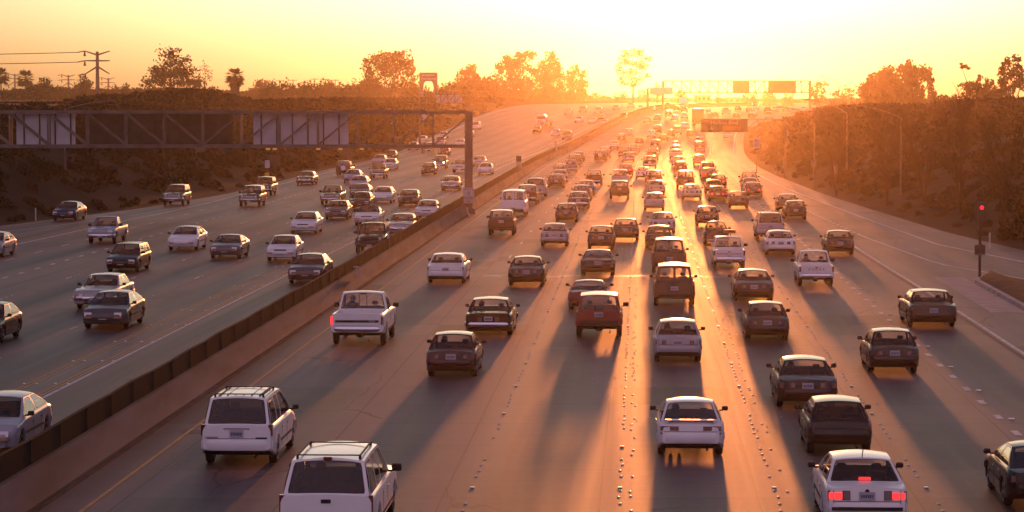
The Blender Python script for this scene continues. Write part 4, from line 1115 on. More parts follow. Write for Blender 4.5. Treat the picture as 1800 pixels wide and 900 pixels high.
# brush that covers both banks: far too many bushes to count
def bank_brush(name, side, n, leaf, seed, Y0=90, Y1=760):
    rng = np.random.default_rng(seed)
    Y = Y0+(Y1-Y0)*rng.random(n)**1.55
    o = rng.random(n)**.85*26+1.2
    l, r = dL(Y), dR(Y); d = (l-o) if side < 0 else (r+o)
    # bushes: cluster the leaves around random centres
    k = n//110; ci = rng.integers(0, k, n); cy_ = Y[:k][ci]; co = o[:k][ci]; sz = rng.uniform(.4,1.3 if side < 0 else 1.0, k)[ci]*np.clip(co/5, .35, 1)
    a = rng.normal(size=(n,3)); a /= np.linalg.norm(a, axis=1)[:,None]; a[:,2] = np.abs(a[:,2])
    rr = rng.random(n)[:,None]**.4; a = a*rr*sz[:,None]
    yy = cy_+a[:,1]; l, r = dL(yy), dR(yy); dd = (l-np.maximum(co+a[:,0], .9)) if side < 0 else (r+np.maximum(co+a[:,0], .9))
    z = terrain(dd, yy)+a[:,2]*.9
    C = np.stack([xm(yy)+dd, yy, z], 1)
    lf = leaf*np.clip(cy_/240, .75, 2.2)
    V, F = leaf_quads(C, 1.0, rng, up=-.5)
    V = (V.reshape(-1,4,3)-C[:,None,:])*lf[:,None,None]+C[:,None,:]
    me = np_mesh(name, V.reshape(-1,3), F, M['brush']); ob = bpy.data.objects.new(name, me); COL.objects.link(ob); tag(ob, kind='stuff')
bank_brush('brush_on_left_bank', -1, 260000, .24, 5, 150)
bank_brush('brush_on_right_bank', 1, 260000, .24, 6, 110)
def hedge(name, pts, Y, n, leaf, seed, depth=30):
    rng = np.random.default_rng(seed); s = F_PX/Y
    x = rng.random(n)*(pts[-1][0]-pts[0][0])+pts[0][0]; top = np.interp(x, [p[0] for p in pts], [p[1] for p in pts])+2.2*np.sin(x*.21)+1.5*np.sin(x*.53+1)
    yy = Y+rng.random(n)*depth; X = (x-900)/s; zt_ = CAM_H+(HOR-top)/s
    zb = terrain(X-xm(yy), yy); z = zb+(zt_-zb)*rng.random(n)**.6
    V, F = leaf_quads(np.stack([X, yy, z], 1), leaf, rng)
    me = np_mesh(name, V, F, M['brush']); ob = bpy.data.objects.new(name, me); COL.objects.link(ob); tag(ob, kind='stuff')
hedge('scrub_along_left_crest', [(-30,186),(90,184),(112,180),(135,172),(165,169),(200,170),(240,164),(300,158),(345,160),(390,170),(430,180),(520,176),(600,174),(640,182),(665,190)], 420, 30000, .5, 7)
hedge('distant_wood_on_left', [(-40,162),(30,158),(60,154),(110,164),(150,158),(200,160),(260,156),(420,164),(450,157),(480,163),(520,158),(560,162),(600,156),(640,152),(700,160),(780,166),(860,160),(960,158),(1040,172)], 1050, 60000, .9, 8, 120)
hedge('distant_wood_ahead', [(1020,176),(1100,175),(1200,176),(1260,180),(1400,180),(1520,176),(1660,180),(1760,178),(1830,180)], 1250, 16000, 1.0, 9, 120)
hedge('scrub_along_right_crest', [(1425,214),(1455,204),(1495,192),(1540,188),(1600,184),(1640,194),(1690,188),(1740,180),(1780,176),(1830,174)], 330, 26000, .42, 10, 40)
M['dim_letter'] = mat('dull_letter', (.26,.25,.24), .7)
M['dull_yellow'] = mat('faded_yellow_panel', (.2,.11,.02), .7)
# ------------------------------------------------------------------ gantries, signs, lamps, pylons, buildings
def truss(mb, x0, x1, y, z0, z1, n, chord=.34, web=.16, depth=.9, flip=None, m=0):
    for yy in (y, y+depth):
        mb.bar((x0, yy, z1), (x1, yy, z1), chord, chord, m); mb.bar((x0, yy, z0), (x1, yy, z0), chord, chord, m)
        for k in range(n+1):
            x = x0+(x1-x0)*k/n
            if 0 < k < n: mb.bar((x, yy, z0+chord*.5), (x, yy, z1-chord*.5), web, web, m)
            if k < n:
                xa, xb = x+web*.5, x0+(x1-x0)*(k+1)/n-web*.5
                up = (k >= flip) if flip is not None else (k % 2 == 0)
                mb.bar((xa, yy, z0+chord*.5 if up else z1-chord*.5), (xb, yy, z1-chord*.5 if up else z0+chord*.5), web, web, m)
    for k in range(n+1):
        x = x0+(x1-x0)*k/n
        for z in (z0, z1): mb.bar((x, y+chord/2, z), (x, y+depth-chord/2, z), .1, .1, m)
def child(mb, name, mats, parent, loc=(0,0,0), smooth=False):
    o = mb.build(name, mats, parent, loc, smooth); return o

# the near gantry over the oncoming lanes, seen from behind
YG = 208.0; s_ = F_PX/YG
gx = lambda px: (px-900)/s_
gz = lambda py: CAM_H+(HOR-py)/s_
gp = P(-.35, YG)
e = empty('sign_gantry', (gp.x, YG, 0)); tag(e, 'long grey steel truss gantry over the oncoming lanes, its sign boards seen from behind', 'sign gantry')
def rel(px): return gx(px)-gp.x
g = MB(); truss(g, rel(820)-3.0*16, rel(829), 0, gz(257), gz(197), 16, .27, .12, 1.0, flip=9); child(g, 'truss', M['steel'], e)
g = MB(); g.box(rel(817), rel(831), -.3, .3, -.05, gz(197)+.05, 0, .04); g.box(rel(813), rel(835), -.5, .5, -.05, .45, 0, .05); child(g, 'post', M['steel'], e)
g = MB(); g.box(rel(-270), rel(-258), -.3, .3, -.05, gz(197), 0, .04); child(g, 'post', M['steel'], e)
for x0, x1, mt, lab in ((24,128,'signback','pale panel back of the left sign'),(148,407,'signdark','long dark brown sign board'),(443,611,'signback','pale panel back of the right sign')):
    g = MB(); g.box(rel(x0), rel(x1), 1.35, 1.43, gz(255), gz(197.5), 0, .02)
    g2 = MB()
    k = 0
    for px in np.arange(x0+(14 if mt == 'signback' else 10), x1, 27.5 if mt == 'signback' else 22.2):
        g2.box(rel(px)-.05, rel(px)+.05, 1.22, 1.345, gz(256), gz(196.5))
    if mt == 'signdark': g2.box(rel(x0), rel(x1), 1.27, 1.348, gz(224), gz(222))
    o = child(g, 'sign_panel', M[mt], e); o['label'] = lab
    child(g2, 'panel_ribs', M['signdark' if mt == 'signdark' else 'trim'], o)
for px in (468, 480, 557, 596, 634):
    g = MB(); g.box(rel(px)-.16, rel(px)+.16, 1.5, 1.75, gz(264), gz(260), 0, .02); child(g, 'gantry_lamp', M['lampamber'], e)
# carpool board on the gantry post
g = MB(); g.box(rel(814), rel(834), -.38, -.34, gz(357), gz(329.5), 0, .01)
o = child(g, 'lane_sign', M['sign_white'], e); o['label'] = 'white carpool lane sign'
g = MB(); xc = rel(824)
for txt, z, sz in (('CARPOOL', gz(332.5), .19), ('2 OR MORE', gz(346), .14), ('PERSONS', gz(349), .14), ('ONLY', gz(353.5), .16)):
    g.add(text_mb(txt, sz), (xc, -.385, z))
child(g, 'sign_lettering', M['black'], o); g = MB()
zz = gz(339)
for a, b in (((0,.16),(.09,0)),((.09,0),(0,-.16)),((0,-.16),(-.09,0)),((-.09,0),(0,.16))):
    g.bar((xc+a[0], -.384, zz+a[1]), (xc+b[0], -.384, zz+b[1]), .006, .03)
child(g, 'diamond_symbol', M['black'], o)
# small bracket light on the barrier foot below the post
c = P(-.05, 205); g = MB(); g.bar((0,0,.75), (.05,0,.35), .16, .1); g.bar((.05,0,.35), (.25,0,.02), .22, .1); o = g.build('barrier_marker', M['sign_white'], loc=(c.x+.25, c.y-3, 0)); tag(o, 'bent pale marker plate at the barrier foot under the gantry post', 'marker')

# gantry over the road far ahead
YF = 730.0; s2 = F_PX/YF; fx = lambda px: (px-900)/s2; fz = lambda py: CAM_H+(HOR-py)/s2
e = empty('sign_gantry', (fx(1165), YF, 0)); tag(e, 'far steel truss gantry spanning the road in the glare, carrying two dark boards', 'sign gantry')
g = MB(); truss(g, 0, fx(1424)-fx(1165), 0, fz(163), fz(142.5), 16, .3, .17, 1.0, flip=9); child(g, 'truss', M['steel'], e)
for px in (1165, 1423):
    x = fx(px)-fx(1165); g = MB(); g.box(x-.35, x+.35, -.1, .9, 5.0, fz(142.5), 0, .05); child(g, 'post', M['steel'], e)
for x0, x1 in ((1287,1316.5),(1349,1398)):
    g = MB(); g.box(fx(x0)-fx(1165), fx(x1)-fx(1165), -.45, -.37, fz(164), fz(143), 0, .03); child(g, 'sign_panel', M['signdark'], e)

# cantilever board on the median
YC = 690.0; s3 = F_PX/YC; cx_ = lambda px: (px-900)/s3; cz_ = lambda py: CAM_H+(HOR-py)/s3
e = empty('cantilever_sign', (cx_(1138), YC, float(zr(0, YC)))); tag(e, 'pale board on a single post above the far median, left of the far gantry', 'sign'); b0 = float(zr(0, YC))
g = MB(); g.box(-.3,.3,-.3,.3, -.1, cz_(155)-b0, 0, .05); g.bar((0,0,cz_(155)-b0),(cx_(1182)-cx_(1138),0,cz_(155)-b0),.25,.25); child(g, 'post', M['steel'], e)
g = MB(); g.box(cx_(1141)-cx_(1138), cx_(1182)-cx_(1138), -.25, -.18, cz_(166.5)-b0, cz_(153.5)-b0, 0, .03); child(g, 'sign_panel', M['signback'], e)

# exit sign with its truss arm
YH = 300.0; s4 = F_PX/YH; hx = lambda px: (px-900)/s4; hz_ = lambda py: CAM_H+(HOR-py)/s4
e = empty('exit_sign', (hx(1380), YH, zt_at(hx(1380), YH))); b0 = e.location.z; tag(e, 'green exit sign board on a truss arm reaching out from the right verge', 'sign')
g = MB(); g.box(-.11,.11,.1,.35,-.3,hz_(208)-b0,0,.03); child(g, 'post', M['steel'], e)
g = MB(); truss(g, hx(1232)-hx(1380), .2, .1, hz_(231.5)-b0, hz_(209.5)-b0, 6, .09, .07, .5, flip=0); child(g, 'truss_arm', M['steel'], e)
g = MB(); g.box(hx(1231.5)-hx(1380), hx(1314)-hx(1380), -.06, 0, hz_(231)-b0, hz_(209)-b0, 0, .02); o = child(g, 'sign_panel', M['green'], e)
g = MB(); g.add(text_mb('Harbor Blvd', .62), ((hx(1272.5)-hx(1380)), -.066, hz_(215.5)-b0))
child(g, 'sign_lettering', M['dim_letter'], o); g = MB()
ax_ = hx(1250.5)-hx(1380); az_ = hz_(225)-b0
g.bar((ax_, -.066, az_+.22), (ax_, -.066, az_-.02), .006, .1); g.poly([(ax_-.28,-.069,az_+.02),(ax_,-.069,az_-.26),(ax_+.28,-.069,az_+.02),(ax_,-.069,az_-.08)])
child(g, 'arrow', M['dim_letter'], o)
g = MB(); g.box(hx(1270)-hx(1380), hx(1302)-hx(1380), -.075, -.062, hz_(229.5)-b0, hz_(221.5)-b0); child(g, 'yellow_strip', M['dull_yellow'], o)

# gantry at the left road edge, half hidden by trees
YL = 480.0; s5 = F_PX/YL; lx = lambda px: (px-900)/s5; lz = lambda py: CAM_H+(HOR-py)/s5
b0 = zt_at(lx(738), YL); e = empty('cantilever_sign', (lx(738), YL, b0)); tag(e, 'truss arm with a pale board back, in front of the trees beside the arch sign', 'sign')
g = MB(); g.box(-.2,.2,-.2,.2,-.2,lz(165)-b0,0,.04); child(g, 'post', M['steel'], e)
g = MB(); truss(g, 0, lx(812)-lx(738), 0, lz(181)-b0, lz(166)-b0, 6, .12, .08, .5, flip=0); child(g, 'truss_arm', M['steel'], e)
g = MB(); g.box(lx(766)-lx(738), lx(811)-lx(738), .62, .68, lz(181)-b0, lz(166)-b0, 0, .02); child(g, 'sign_panel', M['signback'], e)

# two boards and two thin posts standing on the median
def median_sign(Yz, px, w, ztop, zmid, zbot, label):
    c = P(-.35, Yz); e = empty('median_sign', (c.x, Yz, c.z)); tag(e, label, 'sign', 'boards on the median')
    g = MB(); g.tube([(0,.06,.75),(0,.06,ztop)], .04, 6); child(g, 'post', M['steel'], e, smooth=True)
    g = MB(); g.box(-w/2,w/2,-.03,.0,zmid,ztop,0,.01); child(g, 'diamond_panel', M['black'], e)
    g = MB(); g.box(-w/2,w/2,-.03,.0,zbot,zmid-.01,0,.01); o = child(g, 'text_panel', M['sign_white'], e)
    q = MB()
    for k in range(4): q.box(-w*.34,w*.34,-.034,-.031,zbot+.12+k*.26*(zmid-zbot)/1.1,zbot+.17+k*.26*(zmid-zbot)/1.1)
    child(q, 'worn_lettering', M['steel'], o)
median_sign(304, 912, .62, 2.45, 1.8, .85, 'narrow carpool board with a dark top square, nearer of two on the median')
median_sign(411, 966, .62, 2.5, 2.45, .9, 'plain narrow board on the median, farther of the two')
c = P(-.35, 130); g = MB(); g.tube([(0,0,.7),(0,0,3.1)], .035, 8); o = g.build('thin_post', M['steel'], loc=c); tag(o, 'thin grey pole rising from the median in front of the black roof rack vehicle', 'post')
c = P(-.35, 145.7); g = MB(); g.box(-.06,.06,-.02,.02,.7,1.75,0,.01); o = g.build('marker_post', M['sign_white'], loc=c); tag(o, 'short pale marker post on top of the median barrier', 'post')
c = P(-.0, 126); g = MB(); g.box(-.05,.05,-.03,.03,.55,1.05,0,.01); g.box(-.14,.14,-.05,.03,1.0,1.08,0,.01); o = g.build('barrier_bracket', M['sign_white'], loc=c); tag(o, 'small pale bracket on the right face of the barrier near the white sedan', 'marker')
# delineator posts beside the roads
def delineator(px, py, Y, h, label):
    x = (px-900)/(F_PX/Y); g = MB(); g.box(-.05,.05,-.02,.02,0,h,0,.01); g.box(-.045,.045,-.026,-.021,h-.25,h-.05); o = g.build('delineator_post', M['sign_white'], loc=(x, Y, zt_at(x, Y)-.05)); tag(o, label, 'post', 'roadside marker posts')
delineator(62, 374, 196, 1.0, 'short white marker post on the left verge beside the dark sedan')
delineator(1741, 437, 160, 1.0, 'short pale marker post on the right verge behind the red signal')
delineator(1364, 300, 318, 1.1, 'thin marker post at the foot of the right bank beyond the lamps')
delineator(1378, 291, 335, 1.4, 'thin marker post farther along the foot of the right bank')

# street lamps
def lamp(label, hpx, hpy, ppx, ppy, Y, group='street lamps'):
    s = F_PX/Y; X = (ppx-900)/s; z0 = zt_at(X, Y); zt_ = CAM_H+(HOR-ppy)/s; zh = CAM_H+(HOR-hpy)/s; L = (hpx-ppx)/s; sg = 1 if L > 0 else -1
    e = empty('street_lamp', (X, Y, z0)); tag(e, label, 'street lamp', group)
    g = MB(); g.tube([(0,0,-.2),(0,0,zt_-z0)], [.11,.07], 8); child(g, 'pole', M['steel'], e, smooth=True)
    g = MB(); pts = [(0,0,zt_-z0-.1)]+[(L*t, 0, zt_-z0+(zh-zt_)*(1-(1-t)**2)) for t in np.linspace(0,.86,8)]; g.tube(pts, [.055]*9, 6); child(g, 'arm', M['steel'], e, smooth=True)
    g = MB(); x0, x1 = sorted((L*.84, L*1.02)); g.box(x0, x1, -.16, .16, zh-z0-.10, zh-z0+.10, 0, .07); child(g, 'lamp_head', M['steel'], e, smooth=True)
lamp('nearest curved street lamp of the right bank', 1494, 186, 1583, 207, 230)
lamp('middle curved street lamp of the right bank', 1414, 175, 1488, 199, 277)
lamp('third curved street lamp of the right bank, close to the exit sign', 1366, 188, 1431, 205, 310)
lamp('tall far street lamp above the leaning trees on the right', 1442, 135, 1473, 146, 612)
lamp('faint far street lamp above the right board of the far gantry', 1369, 138, 1393, 144, 780)
lamp('faintest far street lamp right of the far gantry', 1493, 149, 1474, 153, 800)
lamp('street lamp whose head shows just over the left gantry', 202, 178, 115, 192, 228)

# ramp signal on the island
Ys = 132.4; p = at(1722, 483, Ys); z0 = float(zr(30, Ys))+.15
e = empty('ramp_signal', (p.x, Ys, z0)); tag(e, 'dark ramp meter signal showing a red light on the kerbed island', 'traffic signal')
zs = lambda py: CAM_H+(HOR-py)/(F_PX/Ys)-z0
g = MB(); g.tube([(0,0,-.1),(0,0,zs(356))], .07, 10); child(g, 'pole', M['trim'], e, smooth=True)
g = MB(); g.box(-.30,.30,.02,.06,zs(388),zs(353),0,.02); child(g, 'backplate', M['black'], e)
g = MB(); g.box(-.15,.15,-.16,.02,zs(386),zs(355),0,.03); child(g, 'signal_head', M['black'], e)
for py, mt, nm in ((364.5,'redlit','red_light'),(377,'black','green_light')):
    g = MB(); g.lathe([(0,.105),(-.02,.09),(-.03,.03)], 16, axis='y', c=(.05,-.165,zs(py))); o = child(g, nm, M[mt], e, smooth=True)
    if mt == 'redlit': o['label'] = 'glowing red signal light'
g = MB(); g.box(-.26,.26,-.12,.12,zs(448),zs(430),0,.03); o = child(g, 'control_box', M['black'], e); g = MB(); g.box(-.27,.25,-.14,-.125,zs(448),zs(445)); child(g, 'box_strip', M['steel'], o)
g = MB(); g.lathe([(0,.05),(-.02,.03)], 12, axis='y', c=(.04,-.14,zs(429)+.0)); child(g, 'small_red_light', M['tail'], e, smooth=True)

# small signs on the verges
def small_sign(label, px, py, w, h, Y, mt, txt=(), shield=False, name='road_sign'):
    s = F_PX/Y; X = (px-900)/s; zc = CAM_H+(HOR-py)/s; z0 = zt_at(X, Y)
    e = empty(name, (X, Y, z0)); tag(e, label, 'sign', 'small signs on the verges'); zc -= z0
    g = MB(); g.box(-.05,.05,.0,.08,-.2,max(zc, .5)); child(g, 'post', M['wood'], e)
    g = MB()
    if shield:
        o_ = [(-.5,.5),(-.25,.44),(0,.5),(.25,.44),(.5,.5),(.5,.1),(.3,-.3),(0,-.5),(-.3,-.3),(-.5,.1)]
        a = [g.vert((x*w, -.02, zc+y*h)) for x, y in o_]; b = [g.vert((x*w, .0, zc+y*h)) for x, y in o_]
        g.face(a); g.face(b[::-1])
        for k in range(len(a)): g.face((a[k], b[k], b[(k+1)%len(a)], a[(k+1)%len(a)]))
    else: g.box(-w/2,w/2,-.03,.0,zc-h/2,zc+h/2,0,.01)
    o = child(g, 'sign_panel', M[mt], e)
    if txt:
        g = MB()
        for t, dz, sz in txt: g.add(text_mb(t, sz), (0, -.036, zc+dz))
        child(g, 'sign_lettering', M['black'], o)
small_sign('white speed limit sign reading 65 low on the right bank', 1330, 252, .85, 1.15, 320, 'sign_white', (('SPEED', .40, .2), ('LIMIT', .2, .2), ('65', -.22, .55)))
small_sign('faint shield shaped route sign on the right bank', 1430, 288, .62, .95, 262, 'steel', shield=True)
small_sign('faint square sign between the right lamp posts', 1467, 298, .62, .75, 248, 'steel')
small_sign('pale narrow sign below the left gantry', 470, 288, .55, .9, 300, 'signback')
small_sign('small amber plate under the pale narrow sign on the left bank', 469.5, 307, .5, .45, 296, 'yellow', name='warning_plate')
small_sign('larger dull sign back beside the pale narrow sign', 484, 282, 1.1, 1.2, 310, 'signdark')
small_sign('tiny pale sign behind the gantry near the left road edge', 745, 206, .9, 1.3, 560, 'signback')

# power pylons and lines
def pylon(label, px, top, Y, k, group='power pylons'):
    s = F_PX/Y; X = (px-900)/s; z0 = zt_at(X, Y)-.3; zt_ = CAM_H+(HOR-top)/s; u = k/s
    e = empty('power_pylon', (X, Y, z0)); tag(e, label, 'pylon', group); H = zt_-z0; tip = []
    g = MB(); g.tube([(0,0,0),(0,0,H)], [.75,.5], 8); child(g, 'pole', M['steel'], e, smooth=True)
    for dz, rise, l in ((6,7,22),(16,0,22),(26,-13,21)):
        for sg in (-1, 1):
            g = MB(); a = Vector((0,0,H-dz*u)); b = Vector((sg*l*u, 0, H-dz*u+rise*u)); g.tube([a, b], [.34,.2], 6); child(g, 'cross_arm', M['steel'], e, smooth=True)
            if sg < 0:
                c = b+Vector((-13*u, 0, -2.5*u)); g = MB(); g.tube([b, c], .2, 6); g.tube([b+Vector((0,0,0)), b+Vector((0,0,-9*u))], [.2,.5], 6); child(g, 'insulator', M['wire'], e, smooth=True); tip.append(c+e.location)
    return tip
tips = pylon('tallest steel pole pylon with six slanted arms on the left skyline', 173, 91, 900, 1.0)
for k, (px, top, lab) in enumerate(((28,130,'small pylon between the two left palms'),(122,132,'small pylon midway between the palm and the tall pylon'),(192,137,'smallest pylon just right of the tall pylon'))): pylon(lab, px, top, 1700, .52)
for k, tp in enumerate(tips[:2]):
    g = MB(); a = Vector((0,0,0)); b = Vector((-tp.x-330, 40, 1.5))
    pts = [Vector((b.x*t, b.y*t, b.z*t-16*t*(1-t)*.35)) for t in np.linspace(0,1,20)]; g.tube(pts, .13, 5); o = g.build('power_line', M['wire'], loc=tp); tag(o, ('upper' if k == 0 else 'lower')+' power cable running left from the tall pylon', 'cable')
def tpole(label, px, top, Y):
    s = F_PX/Y; X = (px-900)/s; z0 = zt_at(X, Y)-.3; H = CAM_H+(HOR-top)/s-z0
    e = empty('power_pole', (X, Y, z0)); tag(e, label, 'power pole', 'utility poles on the left skyline')
    g = MB(); g.tube([(0,0,0),(0,0,H)], [.3,.2], 6); child(g, 'pole', M['wood'], e, smooth=True)
    for dz, w in ((.3,7/s),(2.6,6/s)): 
        g = MB(); g.box(-w,w,-.12,.12,H-dz-.12,H-dz+.12); child(g, 'cross_arm', M['wood'], e)
for px, top, lab in ((466,141,'utility pole right of the stout palm, first of the left row'),(492,141,'utility pole second in the left skyline row'),(516,140,'utility pole third in the left skyline row, with a raised arm'),(535,144,'short utility pole among the dark trees'),(554,138,'utility pole left of the tallest middle one'),(573,139,'tallest utility pole in the middle of the left skyline'),(590,140,'utility pole nearest to the wide domed tree')): tpole(lab, px, top, 1150)

# billboard, arch sign, buildings
def billboard(label, x0, x1, y0, y1, Y):
    s = F_PX/Y; X = ((x0+x1)/2-900)/s; z0 = zt_at(X, Y)-.2; w = (x1-x0)/s/2; a, b = CAM_H+(HOR-y1)/s-z0, CAM_H+(HOR-y0)/s-z0
    e = empty('billboard', (X, Y, z0)); tag(e, label, 'billboard')
    g = MB(); g.tube([(0,.3,0),(0,.3,b)], .3, 8); child(g, 'post', M['steel'], e, smooth=True)
    g = MB(); g.box(-w,w,-.1,.2,a,b,0,.05); child(g, 'panel', M['signdark'], e)
billboard('small dark billboard on a post in front of the big round tree', 331, 355, 139.5, 150, 800)
s = F_PX/700; X = (753.5-900)/s; z0 = zt_at(X, 700)-.2; zf = lambda py: CAM_H+(HOR-py)/s-z0; w = 16/s
e = empty('arch_sign', (X, 700, z0)); tag(e, 'tall pylon sign shaped like an arch with lettering across its top', 'sign')
g = MB(); zi, zo = zf(143), zf(127.5); n = 12
fr, bk = [], []
inn = [(-w*.56, 0)]+[(-w*.56+ w*.3*(1-math.cos(math.pi/2*t/n*1)) , zi-2.0+2.0*math.sin(math.pi/2*t/n)) for t in range(n+1)]
inn = inn+[(-x, z) for x, z in inn[::-1]]
out = [(-w, 0), (-w, zo), (w, zo), (w, 0)]
lft = inn[:len(inn)//2]; 
for yy, fl in ((-.4, 0), (.4, 1)):
    L_ = [(-w, z, x) for x, z in lft]
    for (x0_, za, xi), (x1_, zb_, xj) in zip(L_, L_[1:]):
        for sg in (1, -1):
            q = [(sg*-w, yy, za), (sg*xi, yy, za), (sg*xj, yy, zb_), (sg*-w, yy, zb_)]; g.poly([(-p[0] if False else p[0], p[1], p[2]) for p in q])
    top_z = lft[-1][1]; xe = lft[-1][0]
    g.poly([(-w, yy, top_z), (w, yy, top_z), (w, yy, zo), (-w, yy, zo)])
for (xa, za), (xb, zb_) in zip(inn, inn[1:]): g.poly([(xa,-.4,za),(xa,.4,za),(xb,.4,zb_),(xb,-.4,zb_)])
for (xa, za), (xb, zb_) in zip(out, out[1:]): g.poly([(xa,-.4,za),(xa,.4,za),(xb,.4,zb_),(xb,-.4,zb_)])
o = child(g, 'arch_frame', M['wall2'], e)
g = MB(); g.add(text_mb('Furniture', 1.0), (0, -.41, zf(138.5))); g.box(-w*.7, w*.7, -.42, -.405, zf(134), zf(131)); child(g, 'sign_lettering', M['wall1'], o)
def building(label, x0, x1, y0, Y, depth, wallm='wall1', name='low_building', wins=5):
    s = F_PX/Y; X = ((x0+x1)/2-900)/s; w = (x1-x0)/s/2; z0 = zt_at(X, Y)-.5; H = CAM_H+(HOR-y0)/s-z0
    e = empty(name, (X, Y, z0)); tag(e, label, 'building')
    g = MB(); g.box(-w,w,0,depth,0,H); child(g, 'wall', M[wallm], e)
    g = MB(); g.box(-w-.3,w+.3,-.3,depth+.3,H+.003,H+.45,0,.05); child(g, 'roof', M['roofmat'], e)
    for k in range(wins):
        x = -w+2*w*(k+.5)/wins; g = MB(); g.box(x-w/wins*.5,x+w/wins*.5,-.06,-.003,H*.45,H*.8); child(g, 'window', M['glass' if False else 'trim'], e)
building('long low white building showing behind the left gantry', 424, 492, 181.5, 560, 12)
building('low pale building behind the trees right of the left gantry boards', 690, 800, 186, 620, 10, wins=9)
building('flat roofed orange building on the right beside the huge tree clump', 1455, 1503, 175, 820, 25, 'wall2', wins=4)
building('dark block of a building in the glare behind the box truck', 1225, 1248.5, 168.5, 1100, 20, 'wall2', wins=3)
building('dark canopy building in the glare right of the box truck', 1280, 1301, 172.5, 1120, 20, 'wall2', wins=2)
